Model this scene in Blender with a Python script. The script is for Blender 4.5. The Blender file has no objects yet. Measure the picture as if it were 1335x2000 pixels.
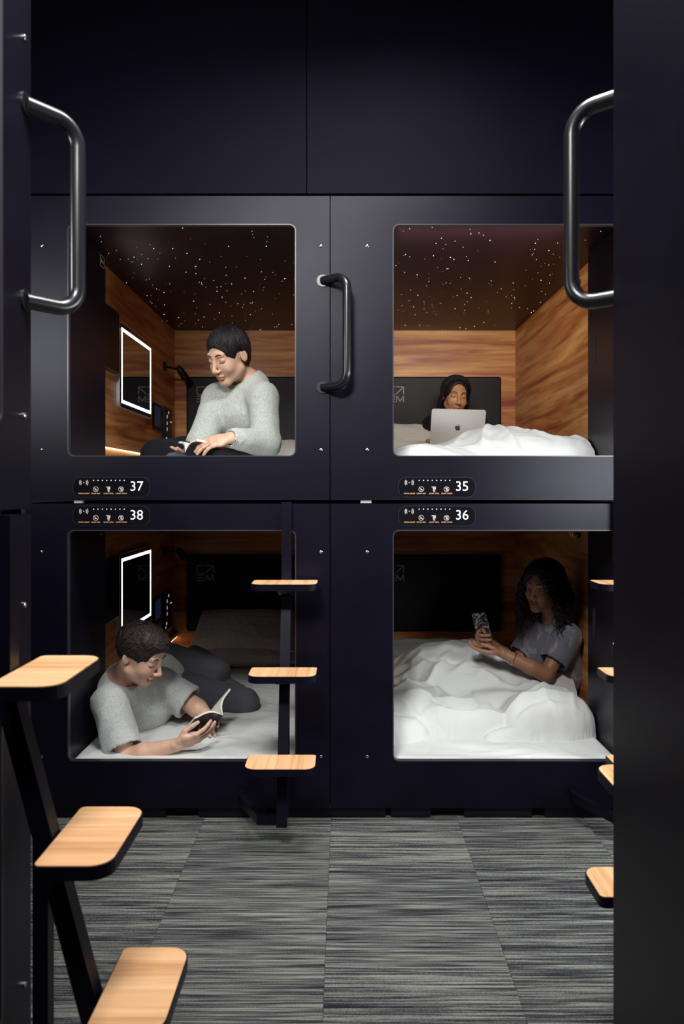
import bpy, math, random
import numpy as np
from mathutils import Vector, Matrix

random.seed(7)
SC = bpy.context.scene
COL = SC.collection

# ------------------------------------------------------------------ camera
EYE = 1.30                       # eye height above the carpet
FPX = 1438.0                     # focal length in pixels of the 1335 x 2000 frame
cam_data = bpy.data.cameras.new('camera')
cam_data.sensor_fit = 'AUTO'
cam_data.sensor_width = 36.0
cam_data.lens = 36.0 * FPX / 2000.0
cam_data.shift_x = (667.5 - 672.0) / 2000.0
cam_data.shift_y = (957.0 - 1000.0) / 2000.0
cam_data.clip_start = 0.05
cam_data.dof.use_dof = True
cam_data.dof.focus_distance = 3.2
cam_data.dof.aperture_fstop = 4.0
cam = bpy.data.objects.new('camera', cam_data)
cam.location = (0, 0, EYE)
cam.rotation_euler = (math.radians(90), 0, 0)
COL.objects.link(cam)
SC.camera = cam

# ------------------------------------------------------------------ world, exposure
world = bpy.data.worlds.new('world')
SC.world = world
world.use_nodes = True
wb = world.node_tree.nodes['Background']
wb.inputs[0].default_value = (0.32, 0.28, 0.50, 1)
wb.inputs[1].default_value = 0.035
vs = SC.view_settings
vs.view_transform = 'Standard'
vs.look = 'None'
vs.exposure = 0.0
vs.gamma = 1.0
vs.use_curve_mapping = False


def area_light(name, loc, target, size, power, color, size_y=None, spread=180):
    d = bpy.data.lights.new(name, 'AREA')
    d.shape = 'RECTANGLE'
    d.size = size
    d.size_y = size_y or size
    d.energy = power
    d.color = color
    d.spread = math.radians(spread)
    o = bpy.data.objects.new(name, d)
    o.location = loc
    o.rotation_euler = (Vector(target) - Vector(loc)).to_track_quat('-Z', 'Y').to_euler()
    COL.objects.link(o)
    return o


# lamps over the aisles (their housings hang above the frame) and by both near rows, plus an added fill from the right
area_light('aisle_ceiling_light', (0.10, 1.75, 3.36), (0.0, 1.95, 0), 0.9, 46, (1.0, 0.98, 0.94), 0.35, 140)
area_light('right_row_pod_glow', (1.56, 1.60, 1.42), (1.35, 2.9, 1.30), 0.62, 25, (0.97, 1.0, 0.96), 0.22)
area_light('cross_aisle_fill_right', (2.70, 2.25, 1.55), (-0.6, 1.7, 1.2), 0.35, 38, (0.97, 1.0, 0.97), 0.6)  # added fill to brighten right-facing faces of the left stack, no lamp there
area_light('left_row_end_lamp', (-1.68, 1.66, 2.05), (-1.20, 2.9, 1.85), 0.28, 14, (0.97, 1.0, 0.97), 0.35)
area_light('front_aisle_light', (-0.50, 0.25, 3.05), (-0.1, 3.2, 0.75), 0.5, 22, (1.0, 0.98, 0.95), 0.4, 90)

# ------------------------------------------------------------------ materials


def new_mat(name):
    m = bpy.data.materials.new(name)
    m.use_nodes = True
    nt = m.node_tree
    b = nt.nodes['Principled BSDF']
    return m, nt, b


def lnk(nt, a, b):
    nt.links.new(a, b)


def coords(nt, scale=(1, 1, 1), rand=True, kind='Object'):
    tc = nt.nodes.new('ShaderNodeTexCoord')
    mp = nt.nodes.new('ShaderNodeMapping')
    mp.inputs['Scale'].default_value = scale
    lnk(nt, tc.outputs[kind], mp.inputs['Vector'])
    if rand:
        oi = nt.nodes.new('ShaderNodeObjectInfo')
        ml = nt.nodes.new('ShaderNodeVectorMath')
        ml.operation = 'SCALE'
        ml.inputs[0].default_value = (31.0, 17.0, 23.0)
        lnk(nt, oi.outputs['Random'], ml.inputs['Scale'])
        lnk(nt, ml.outputs[0], mp.inputs['Location'])
    return mp.outputs[0]


def noise(nt, vec, scale, detail=3, rough=0.5, dist=0.0):
    n = nt.nodes.new('ShaderNodeTexNoise')
    n.inputs['Scale'].default_value = scale
    n.inputs['Detail'].default_value = detail
    n.inputs['Roughness'].default_value = rough
    n.inputs['Distortion'].default_value = dist
    if vec is not None:
        lnk(nt, vec, n.inputs['Vector'])
    return n.outputs[0]


def ramp(nt, fac, stops, interp='LINEAR'):
    r = nt.nodes.new('ShaderNodeValToRGB')
    r.color_ramp.interpolation = interp
    els = r.color_ramp.elements
    while len(els) < len(stops):
        els.new(0.5)
    for e, (p, c) in zip(els, stops):
        e.position = p
        e.color = (c[0], c[1], c[2], 1)
    lnk(nt, fac, r.inputs[0])
    return r.outputs[0]


def bump(nt, b, height, strength=0.2, dist=0.01):
    bp = nt.nodes.new('ShaderNodeBump')
    bp.inputs['Strength'].default_value = strength
    bp.inputs['Distance'].default_value = dist
    lnk(nt, height, bp.inputs['Height'])
    lnk(nt, bp.outputs[0], b.inputs['Normal'])


def plain(name, col, rough=0.5, metal=0.0, spec=0.5, grain=None, vary=0.0, emit=None, sheen=0.0, tint=None):
    m, nt, b = new_mat(name)
    b.inputs['Base Color'].default_value = (*col, 1)
    b.inputs['Roughness'].default_value = rough
    b.inputs['Metallic'].default_value = metal
    b.inputs['Specular IOR Level'].default_value = spec
    if sheen:
        b.inputs['Sheen Weight'].default_value = sheen
    if tint:
        b.inputs['Specular Tint'].default_value = (*tint, 1)
    if vary:
        v = coords(nt)
        n = noise(nt, v, 6, 4)
        c0 = tuple(c * (1 - vary) for c in col)
        c1 = tuple(min(1, c * (1 + vary)) for c in col)
        lnk(nt, ramp(nt, n, [(0.3, c0), (0.7, c1)]), b.inputs['Base Color'])
    if grain:
        v = coords(nt)
        bump(nt, b, noise(nt, v, grain[0], 2), grain[1], grain[2] if len(grain) > 2 else 0.002)
    if emit:
        b.inputs['Emission Color'].default_value = (*emit[0], 1)
        b.inputs['Emission Strength'].default_value = emit[1]
    return m


M = {}
M['black'] = plain('black_powder_coat', (0.0030, 0.0024, 0.0078), 0.37, spec=0.22, tint=(0.90, 0.89, 1.0), grain=(900, 0.22, 0.0012), vary=0.25)
M['black_wall'] = plain('black_wall_paint', (0.0024, 0.0019, 0.0068), 0.60, spec=0.085, tint=(0.86, 0.84, 1.0), grain=(90, 0.1), vary=0.15)
M['black_gloss'] = plain('black_gloss', (0.006, 0.006, 0.009), 0.12)
M['black_satin'] = plain('black_satin', (0.004, 0.0035, 0.009), 0.36, spec=0.35, tint=(0.90, 0.89, 1.0), vary=0.2)
M['dark_void'] = plain('dark_lining', (0.006, 0.006, 0.008), 0.8)
M['rubber'] = plain('black_rubber', (0.012, 0.012, 0.014), 0.7)
M['leather'] = plain('black_leather', (0.004, 0.004, 0.011), 0.5, spec=0.25, grain=(260, 0.25, 0.002))
M['handle'] = plain('black_handle_paint', (0.008, 0.008, 0.012), 0.30, spec=0.6)
M['trim'] = plain('grey_trim', (0.028, 0.027, 0.036), 0.35)
M['steel'] = plain('steel_screw', (0.55, 0.55, 0.56), 0.25, metal=1.0)
M['spacer'] = plain('pale_spacer', (0.45, 0.45, 0.42), 0.5)
M['silver'] = plain('silver_aluminium', (0.60, 0.61, 0.62), 0.42, metal=0.55, grain=(900, 0.05))
M['white_led'] = plain('white_led', (0.9, 0.9, 0.9), 0.5, emit=((1.0, 0.98, 0.95), 2.2))
M['warm_led'] = plain('warm_led', (0.9, 0.85, 0.7), 0.5, emit=((1.0, 0.83, 0.52), 4.0))
M['star'] = plain('star_light', (0.9, 0.9, 0.9), 0.5, emit=((0.95, 0.97, 1.0), 5.0))
M['logo'] = plain('logo_print', (0.30, 0.30, 0.30), 0.6)
M['logo_dim'] = plain('laptop_logo', (0.035, 0.035, 0.04), 0.3)
M['orange_glow'] = plain('orange_print', (0.4, 0.2, 0.1), 0.5, emit=((1.0, 0.50, 0.22), 0.36))
M['white_glow'] = plain('white_print', (0.5, 0.5, 0.5), 0.5, emit=((1.0, 0.86, 0.80), 0.80))
M['icon_glow'] = plain('icon_print', (0.3, 0.3, 0.3), 0.5, emit=((1.0, 0.74, 0.64), 0.34))
M['dot_glow'] = plain('dot_print', (0.5, 0.5, 0.5), 0.5, emit=((1.0, 0.93, 0.88), 0.8))
M['mirror'] = plain('mirror_glass', (0.62, 0.62, 0.63), 0.03, metal=1.0)
M['white_card'] = plain('white_label', (0.6, 0.6, 0.6), 0.5)
M['screen'] = plain('tablet_screen', (0.01, 0.012, 0.03), 0.15, emit=((0.10, 0.16, 0.42), 0.05))
M['socket'] = plain('socket_print', (0.6, 0.6, 0.6), 0.4, emit=((1, 1, 1), 0.35))
M['wire'] = plain('white_plastic', (0.75, 0.75, 0.75), 0.4)


def wood(name, axis, c, dens=13.0, rough=0.42, spec=0.4):
    m, nt, b = new_mat(name)
    sc = [1.0, 1.0, 1.0]
    other = [i for i in range(3) if i != axis]
    sc[axis] = 0.9
    for i in other:
        sc[i] = dens
    v = coords(nt, tuple(sc))
    n1 = noise(nt, v, 1.0, 5, 0.55, 1.1)
    sc2 = [s * 4.0 for s in sc]
    sc2[axis] = 2.5
    v2 = coords(nt, tuple(sc2))
    n2 = noise(nt, v2, 1.0, 4, 0.6, 0.4)
    mx = nt.nodes.new('ShaderNodeMath')
    mx.operation = 'MULTIPLY_ADD'
    mx.inputs[1].default_value = 0.30
    lnk(nt, n2, mx.inputs[0])
    ml = nt.nodes.new('ShaderNodeMath')
    ml.operation = 'MULTIPLY'
    ml.inputs[1].default_value = 0.72
    lnk(nt, n1, ml.inputs[0])
    lnk(nt, ml.outputs[0], mx.inputs[2])
    colr = ramp(nt, mx.outputs[0], [(0.36, c[0]), (0.47, c[1]), (0.56, c[2]), (0.66, c[3])])
    lnk(nt, colr, b.inputs['Base Color'])
    b.inputs['Roughness'].default_value = rough
    b.inputs['Specular IOR Level'].default_value = spec
    bump(nt, b, n2, 0.05, 0.002)
    return m


WOOD_IN = [(0.25, 0.056, 0.020), (0.45, 0.162, 0.052), (0.60, 0.29, 0.100), (0.72, 0.40, 0.160)]
WOOD_TR = [(0.52, 0.265, 0.125), (0.66, 0.365, 0.185), (0.74, 0.435, 0.235), (0.80, 0.50, 0.29)]
M['wood_x'] = wood('oak_laminate_along_x', 0, WOOD_IN, 11)
M['wood_y'] = wood('oak_laminate_along_y', 1, WOOD_IN, 11)
M['wood_tread'] = wood('tread_wood', 1, WOOD_TR, 26, 0.5, 0.3)


def carpet_mat():
    m, nt, b = new_mat('striped_carpet')
    v = coords(nt, (3.2, 175.0, 1.0))
    n1 = noise(nt, v, 1.0, 3, 0.65, 0.15)
    v3 = coords(nt, (0.8, 16.0, 1.0))
    n3 = noise(nt, v3, 1.0, 2, 0.5, 0.3)
    v2 = coords(nt, (330, 330, 330))
    n2 = noise(nt, v2, 1.0, 2, 0.7)
    a = nt.nodes.new('ShaderNodeMath')
    a.operation = 'MULTIPLY_ADD'
    a.inputs[1].default_value = 0.22
    lnk(nt, n3, a.inputs[0])
    lnk(nt, n1, a.inputs[2])
    a2 = nt.nodes.new('ShaderNodeMath')
    a2.operation = 'MULTIPLY_ADD'
    a2.inputs[1].default_value = 0.34
    lnk(nt, n2, a2.inputs[0])
    lnk(nt, a.outputs[0], a2.inputs[2])
    colr = ramp(nt, a2.outputs[0], [(0.63, (0.010, 0.010, 0.018)), (0.72, (0.042, 0.043, 0.050)),
                                    (0.80, (0.105, 0.108, 0.106)), (0.94, (0.25, 0.26, 0.225))])
    lnk(nt, colr, b.inputs['Base Color'])
    b.inputs['Roughness'].default_value = 0.95
    b.inputs['Specular IOR Level'].default_value = 0.1
    bump(nt, b, a2.outputs[0], 0.5, 0.006)
    return m


M['carpet'] = carpet_mat()

# ------------------------------------------------------------------ mesh helpers


class MB:
    """collects vertices and faces of one mesh"""

    def __init__(self):
        self.v, self.f, self.mi = [], [], []

    def add(self, vs_, fs_, mi=0):
        o = len(self.v)
        self.v += [tuple(p) for p in vs_]
        self.f += [tuple(i + o for i in f) for f in fs_]
        self.mi += [mi] * len(fs_)
        return self

    def box(self, x0, x1, y0, y1, z0, z1, bev=0.0, mi=0):
        if bev <= 0:
            v = [(x, y, z) for x in (x0, x1) for y in (y0, y1) for z in (z0, z1)]
            f = [(0, 1, 3, 2), (4, 6, 7, 5), (0, 4, 5, 1), (2, 3, 7, 6), (0, 2, 6, 4), (1, 5, 7, 3)]
            return self.add(v, f, mi)
        b = bev
        v, f = [], []
        idx = {}
        for sx in (0, 1):
            for sy in (0, 1):
                for sz in (0, 1):
                    c = ((x0, x1)[sx], (y0, y1)[sy], (z0, z1)[sz])
                    s = (1 - 2 * sx, 1 - 2 * sy, 1 - 2 * sz)
                    for a in range(3):
                        p = [c[i] + (0 if i == a else s[i] * b) for i in range(3)]
                        idx[(sx, sy, sz, a)] = len(v)
                        v.append(p)
        for a in range(3):                                  # big faces
            for s in (0, 1):
                o = [i for i in range(3) if i != a]
                q = []
                for (p0, p1) in ((0, 0), (1, 0), (1, 1), (0, 1)):
                    k = [0, 0, 0]
                    k[a] = s
                    k[o[0]] = p0
                    k[o[1]] = p1
                    q.append(idx[(*k, a)])
                f.append(q)
        for a in range(3):                                  # edges along axis a
            o = [i for i in range(3) if i != a]
            for s0 in (0, 1):
                for s1 in (0, 1):
                    q = []
                    for t, ax in ((0, o[0]), (1, o[0]), (1, o[1]), (0, o[1])):
                        k = [0, 0, 0]
                        k[a] = t
                        k[o[0]] = s0
                        k[o[1]] = s1
                        q.append(idx[(*k, ax)])
                    f.append(q)
        for sx in (0, 1):
            for sy in (0, 1):
                for sz in (0, 1):
                    f.append([idx[(sx, sy, sz, a)] for a in range(3)])
        return self.add(v, f, mi)

    def prism(self, pts, axis, a0, a1, mi=0):
        """closed outline pts (2-D) pushed along axis from a0 to a1"""
        n = len(pts)

        def put(p, a):
            q = [0, 0, 0]
            o = [i for i in range(3) if i != axis]
            q[o[0]], q[o[1]], q[axis] = p[0], p[1], a
            return q
        v = [put(p, a0) for p in pts] + [put(p, a1) for p in pts]
        f = [tuple(range(n))[::-1], tuple(range(n, 2 * n))]
        f += [(i, (i + 1) % n, n + (i + 1) % n, n + i) for i in range(n)]
        return self.add(v, f, mi)

    def tube(self, path, r, n=12, cap=True, mi=0):
        path = [Vector(p) for p in path]
        rs = r if isinstance(r, (list, tuple)) else [r] * len(path)
        v, f = [], []
        t0 = (path[1] - path[0]).normalized()
        up = Vector((0, 0, 1)) if abs(t0.z) < 0.9 else Vector((1, 0, 0))
        u = t0.cross(up).normalized()
        for i, p in enumerate(path):
            if i == 0:
                t = path[1] - path[0]
            elif i == len(path) - 1:
                t = path[-1] - path[-2]
            else:
                t = path[i + 1] - path[i - 1]
            t.normalize()
            u = (u - t * u.dot(t)).normalized()
            w = t.cross(u)
            for k in range(n):
                a = 2 * math.pi * k / n
                v.append(p + (u * math.cos(a) + w * math.sin(a)) * rs[i])
        for i in range(len(path) - 1):
            for k in range(n):
                f.append((i * n + k, i * n + (k + 1) % n, (i + 1) * n + (k + 1) % n, (i + 1) * n + k))
        if cap:
            f.append(tuple(range(n))[::-1])
            f.append(tuple(range((len(path) - 1) * n, len(path) * n)))
        return self.add(v, f, mi)

    def bar(self, path, w, h, side=(1, 0, 0), mi=0):
        """rectangular bar along a path; w along the side vector, h across"""
        path = [Vector(p) for p in path]
        s = Vector(side).normalized()
        v, f = [], []
        for i, p in enumerate(path):
            if i == 0:
                t = (path[1] - path[0]).normalized()
                k = 1
            elif i == len(path) - 1:
                t = (path[-1] - path[-2]).normalized()
                k = 1
            else:
                ta, tb = (path[i] - path[i - 1]).normalized(), (path[i + 1] - path[i]).normalized()
                t = (ta + tb).normalized()
                k = 1 / max(0.4, t.dot(ta))
            nn = t.cross(s).normalized()
            for a, b in ((-1, -1), (1, -1), (1, 1), (-1, 1)):
                v.append(p + s * (a * w / 2) + nn * (b * h / 2 * k))
        for i in range(len(path) - 1):
            for k in range(4):
                f.append((i * 4 + k, i * 4 + (k + 1) % 4, (i + 1) * 4 + (k + 1) % 4, (i + 1) * 4 + k))
        f.append((3, 2, 1, 0))
        L = (len(path) - 1) * 4
        f.append((L, L + 1, L + 2, L + 3))
        return self.add(v, f, mi)

    def mesh(self, name, mats, smooth=False):
        me = bpy.data.meshes.new(name)
        me.from_pydata(self.v, [], self.f)
        for m in (mats if isinstance(mats, (list, tuple)) else [mats]):
            me.materials.append(M[m] if isinstance(m, str) else m)
        if any(self.mi):
            me.polygons.foreach_set('material_index', self.mi)
        import bmesh
        bm = bmesh.new()
        bm.from_mesh(me)
        bmesh.ops.recalc_face_normals(bm, faces=bm.faces)
        bm.to_mesh(me)
        bm.free()
        if smooth:
            me.polygons.foreach_set('use_smooth', [True] * len(me.polygons))
            try:
                me.set_sharp_from_angle(angle=math.radians(42))
            except Exception:
                pass
        me.update()
        return me

    def build(self, name, mats, parent=None, smooth=False, **props):
        return link(name, self.mesh(name, mats, smooth), parent, **props)


def link(name, me, parent=None, loc=None, rotz=None, **props):
    o = bpy.data.objects.new(name, me)
    COL.objects.link(o)
    if parent is not None:
        o.parent = parent
    if loc is not None:
        o.location = loc
    if rotz is not None:
        o.rotation_euler = (0, 0, rotz)
    for k, val in props.items():
        if val is not None:
            o[k] = val
    return o


def thing(name, label, cat, loc=(0, 0, 0), rotz=0.0, group=None):
    return link(name, None, None, loc, rotz, label=label, category=cat, group=group)


def rrect(x0, x1, z0, z1, r, n=6):
    """rounded rectangle outline, anticlockwise from lower right corner; r one radius or 4 (ll, lr, ur, ul)"""
    rr = r if isinstance(r, (list, tuple)) else [r] * 4
    out = []
    for (cx, cz, a0, q) in ((x1 - rr[1], z0 + rr[1], -90, rr[1]), (x1 - rr[2], z1 - rr[2], 0, rr[2]),
                            (x0 + rr[3], z1 - rr[3], 90, rr[3]), (x0 + rr[0], z0 + rr[0], 180, rr[0])):
        for k in range(n + 1):
            a = math.radians(a0 + 90 * k / n)
            out.append((cx + q * math.cos(a), cz + q * math.sin(a)))
    return out


def plate_with_hole(mb, ox0, ox1, oz0, oz1, ix0, ix1, iz0, iz1, r, y0, y1, n=6, mi=0):
    inner = rrect(ix0, ix1, iz0, iz1, r, n)
    outer = [(ox1, oz0), (ox1, oz1), (ox0, oz1), (ox0, oz0)]
    m = n + 1
    v, f = [], []
    for y in (y0, y1):
        v += [(x, y, z) for x, z in inner] + [(x, y, z) for x, z in outer]
    L = len(inner) + 4
    for s in (0, 1):
        o = s * L
        for c in range(4):
            oc = o + len(inner) + c
            onx = o + len(inner) + (c + 1) % 4
            for k in range(n):
                f.append((oc, o + c * m + k, o + c * m + k + 1))
            f.append((oc, o + c * m + n, o + ((c + 1) % 4) * m, onx))
    N = len(inner)
    for k in range(N):
        f.append((k, (k + 1) % N, L + (k + 1) % N, L + k))
    for c in range(4):
        f.append((N + c, N + (c + 1) % 4, L + N + (c + 1) % 4, L + N + c))
    return mb.add(v, f, mi)


def copy_obj(o, parent=None, loc=None):
    c = o.copy()
    COL.objects.link(c)
    if parent is not None:
        c.parent = parent
    if loc is not None:
        c.location = loc
    return c


def text_mesh(s, size, align='CENTER'):
    cu = bpy.data.curves.new('text', 'FONT')
    cu.body = s
    cu.size = size
    cu.align_x = align
    cu.align_y = 'CENTER'
    cu.resolution_u = 3
    o = bpy.data.objects.new('text', cu)
    COL.objects.link(o)
    dg = bpy.context.evaluated_depsgraph_get()
    me = bpy.data.meshes.new_from_object(o.evaluated_get(dg))
    bpy.data.objects.remove(o)
    bpy.data.curves.remove(cu)
    vs_ = [tuple(v.co) for v in me.vertices]
    fs_ = [tuple(p.vertices) for p in me.polygons]
    bpy.data.meshes.remove(me)
    return vs_, fs_


def at(px, py, Y):
    """a point of the place seen at pixel (px, py) whose distance from the camera plane is Y"""
    return Vector(((px - 672.0) * Y / FPX, Y, EYE - (py - 957.0) * Y / FPX))

# ------------------------------------------------------------------ the room
YF = 2.90                      # facade of the pods across the aisle
POD_W, POD_H = 1.28, 1.202
ZL, ZU = 0.046, 1.258          # bottoms of the lower and upper pods

floor = MB().box(-3.3, 3.3, -2.3, 5.3, -0.12, -0.006).build('floor', 'dark_void', kind='structure')
tile_me = MB().box(-0.2497, 0.2497, -0.2497, 0.2497, -0.006, 0.0, 0.0008).mesh('carpet_tile', 'carpet')
for i in range(-7, 7):
    for j in range(-4, 7):
        x = -0.053 + 0.25 + 0.5 * i
        y = 0.25 + 0.5 * j + (0.21 if i % 2 else 0.0)
        if y > 3.2 or abs(x) > 3.1:
            continue
        o = link('carpet_tile', tile_me, floor)
        o.location = (x, y, 0.0)

MB().box(-3.3, 3.3, -2.3, 5.3, 3.45, 3.55).build('ceiling', 'black_wall', kind='structure')
MB().box(-3.4, -3.3, -2.3, 5.3, 0, 3.5).build('wall_left', 'black_wall', kind='structure')
MB().box(3.3, 3.4, -2.3, 5.3, 0, 3.5).build('wall_right', 'black_wall', kind='structure')
MB().box(-3.3, 3.3, -2.4, -2.3, 0, 3.5).build('wall_front', 'black_wall', kind='structure')
wb_ = MB()
wb_.box(-3.3, 3.3, YF + 0.030, YF + 0.10, 2.475, 3.45)
wb_.box(-3.3, -1.345, YF + 0.030, YF + 0.10, 0, 2.475)
wb_.box(1.232, 3.3, YF + 0.030, YF + 0.10, 0, 2.475)
wall_back = wb_.build('wall_back', 'black_wall', kind='structure')
edges = [-3.3, -2.709, -1.429, -0.149, 1.131, 2.411, 3.3]
for a, b in zip(edges[:-1], edges[1:]):
    MB().box(a + 0.0012, b - 0.0012, YF + 0.012, YF + 0.030, 2.472, 3.45, 0.0015).build('wall_panel', 'black_wall', wall_back)
for a, b in ((-3.3, -2.32), (-2.32, -1.345), (1.232, 2.2), (2.2, 3.3)):
    MB().box(a + 0.002, b - 0.002, YF + 0.004, YF + 0.030, 0.045, 2.462, 0.002).build('wall_panel', 'black', wall_back)

# ------------------------------------------------------------------ pods


def ring_flat(mb, cx, cz, r0, r1, y, n=18, a0=0, a1=360, mi=0):
    v, f = [], []
    full = abs(a1 - a0) >= 360
    m = n if full else n + 1
    for k in range(m):
        a = math.radians(a0 + (a1 - a0) * k / n)
        v += [(cx + r0 * math.cos(a), y, cz + r0 * math.sin(a)), (cx + r1 * math.cos(a), y, cz + r1 * math.sin(a))]
    for k in range(n):
        j = (k + 1) % m
        f.append((2 * k, 2 * k + 1, 2 * j + 1, 2 * j))
    mb.add(v, f, mi)


def stroke(mb, p, q, w, y, mi=0):
    """flat printed line in the x-z plane"""
    d = Vector((q[0] - p[0], q[1] - p[1]))
    d.normalize()
    nx, nz = -d.y * w / 2, d.x * w / 2
    mb.add([(p[0] + nx, y, p[1] + nz), (p[0] - nx, y, p[1] - nz), (q[0] - nx, y, q[1] - nz), (q[0] + nx, y, q[1] + nz)],
           [(0, 1, 2, 3)], mi)


def display(pod, x0, zc, number, glow):
    w, h = 0.300, 0.0765
    d = MB().prism(rrect(x0, x0 + w, zc - h / 2, zc + h / 2, 0.030, 8), 1, -0.0025, 0.004).build(
        'display', 'black_gloss', pod, label='rounded black number display with icons')
    rim = MB()
    o = rrect(x0 - 0.0015, x0 + w + 0.0015, zc - h / 2 - 0.0015, zc + h / 2 + 0.0015, 0.0315, 8)
    i = rrect(x0, x0 + w, zc - h / 2, zc + h / 2, 0.030, 8)
    n = len(o)
    v = [(x, -0.0032, z) for x, z in o] + [(x, -0.0032, z) for x, z in i] + [(x, 0.0, z) for x, z in o]
    f = [(k, (k + 1) % n, n + (k + 1) % n, n + k) for k in range(n)] + [(k, (k + 1) % n, 2 * n + (k + 1) % n, 2 * n + k) for k in range(n)]
    rim.add(v, f)
    rim.build('display_rim', 'trim', d)
    S = 0.002016

    def X(px):
        return x0 + (px - 143) * S

    def Z(py):
        return zc - (py - 1008) * S
    y = -0.0029
    num = MB()
    vs_, fs_ = text_mesh(number, 0.0545)
    num.add([(X(266.5) + p[0], y, Z(1006.8) + p[1]) for p in vs_], fs_)
    num.build('number', glow, d, label='glowing room number ' + number)
    dots = MB()
    for k in range(8):
        ring_flat(dots, X(182.8 + 8.53 * k), Z(994.6), 0, 0.0023, y, 8)
    dots.build('indicator_dots', 'dot_glow', d)
    an = MB()
    ax, az = X(163.6), Z(998.8)
    ring_flat(an, ax, az, 0, 0.0024, y, 8)
    for r in (0.0095, 0.0150):
        ring_flat(an, ax, az, r, r + 0.0030, y, 8, -38, 38)
        ring_flat(an, ax, az, r, r + 0.0030, y, 8, 142, 218)
    an.build('card_reader_icon', 'icon_glow', d)
    ic = MB()
    cx, cz = X(187), Z(1011.6)
    ring_flat(ic, cx, cz, 0.0090, 0.0107, y)
    stroke(ic, (cx - 0.007, cz + 0.006), (cx + 0.007, cz - 0.006), 0.0028, y)
    stroke(ic, (cx - 0.005, cz - 0.003), (cx + 0.002, cz - 0.003), 0.0025, y)
    ic.build('no_smoking_icon', 'icon_glow', d)
    ic = MB()
    cx, cz = X(212), Z(1011.6)
    ring_flat(ic, cx + 0.001, cz + 0.003, 0, 0.0062, y, 12)
    stroke(ic, (cx - 0.010, cz + 0.0085), (cx + 0.007, cz + 0.0085), 0.003, y)
    stroke(ic, (cx - 0.001, cz + 0.001), (cx + 0.001, cz - 0.011), 0.006, y)
    stroke(ic, (cx - 0.005, cz - 0.004), (cx + 0.004, cz - 0.008), 0.003, y)
    ic.build('quiet_icon', 'icon_glow', d)
    ic = MB()
    cx, cz = X(236.3), Z(1011.6)
    ring_flat(ic, cx, cz, 0.0092, 0.0107, y)
    stroke(ic, (cx - 0.006, cz + 0.004), (cx + 0.006, cz + 0.004), 0.004, y)
    stroke(ic, (cx - 0.002, cz - 0.003), (cx + 0.007, cz - 0.004), 0.006, y)
    stroke(ic, (cx - 0.007, cz + 0.007), (cx + 0.007, cz - 0.007), 0.0018, y)
    ic.build('no_eating_icon', 'icon_glow', d)
    cap = MB()
    rnd = random.Random(3)
    for cxp, wd in ((163.6, 20), (187, 17), (212, 18.5), (236.5, 20)):
        xx = X(cxp - wd / 2)
        end = X(cxp + wd / 2)
        k = 0
        while xx < end:                        # tiny captions, too small to read: letter-like ticks
            hgt = 0.0052
            stroke(cap, (xx, Z(1020) - hgt / 2), (xx, Z(1020) + hgt / 2), 0.0014, y)
            stroke(cap, (xx, Z(1020) + (hgt / 2 - 0.0007) * rnd.choice((-1, 0, 1))),
                   (xx + 0.003, Z(1020) + (hgt / 2 - 0.0007) * rnd.choice((-1, 0, 1))), 0.0013, y)
            k += 1
            xx += 0.0042 if k % 5 else 0.0065
    cap.build('captions', 'orange_glow', d)


def grab_handle(pod, zt, zb):
    xm, xg, out = 1.251, 1.346, -0.078
    dirv = Vector((xg - xm, out, 0))
    L = dirv.length
    dirv.normalize()
    r = 0.052
    path = [Vector((xm, 0.0, zt))]
    base_t = Vector((xm, 0, zt))
    base_b = Vector((xm, 0, zb))
    for k in range(3):
        path.append(base_t + dirv * ((L - r) * (k + 1) / 3))
    for k in range(1, 9):
        a = math.radians(90 * k / 8)
        path.append(base_t + dirv * (L - r + r * math.sin(a)) + Vector((0, 0, -r + r * math.cos(a))))
    for k in range(1, 6):
        path.append(base_t + dirv * L + Vector((0, 0, -r - (zt - zb - 2 * r) * k / 6)))
    for k in range(0, 9):
        a = math.radians(90 * k / 8)
        path.append(base_b + dirv * (L - r + r * math.cos(a)) + Vector((0, 0, r - r * math.sin(a))))
    for k in range(3):
        path.append(base_b + dirv * ((L - r) * (2 - k) / 3))
    h = MB().tube(path, 0.0168, 18).build('grab_handle', 'handle', pod, True, label='black tubular grab handle')
    for z in (zt, zb):
        f = MB()
        f.tube([(xm, 0.0, z), (xm, -0.004, z)], 0.024, 20)
        f.build('handle_flange', 'handle', h, True)


def headboard(pod, z0, z1):
    hb = MB().box(0.273, 1.112, 2.055, 2.098, z0, z1, 0.010).build('headboard', 'leather', pod, label='black padded headboard with line logo')
    lg = MB()
    y = 2.0540
    # square logo of four line signs: bracket, arrow, three bars, M
    x0, zt = 0.345, z1 - 0.070
    s = 0.0504
    w = 0.0062
    g = 0.009

    def pl(pts):
        for a, b in zip(pts[:-1], pts[1:]):
            stroke(lg, (x0 + a[0] * s, zt - a[1] * s), (x0 + b[0] * s, zt - b[1] * s), w, y)
    pl([(1, 0), (0.22, 0), (0.06, 0.08), (0, 0.25), (0, 0.75), (0.08, 0.92), (0.24, 1), (1, 1)])
    pl([(1.18, 0), (2.18, 0), (2.18, 0.98)])
    pl([(2.15, 0.03), (1.2, 0.95)])
    for k in range(3):
        pl([(-0.05, 1.25 + 0.36 * k), (1.02, 1.25 + 0.36 * k)])
    pl([(1.25, 2.05), (1.25, 1.18), (1.72, 1.95), (2.18, 1.18), (2.18, 2.05)])
    lg.build('logo', 'logo', hb)


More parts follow.
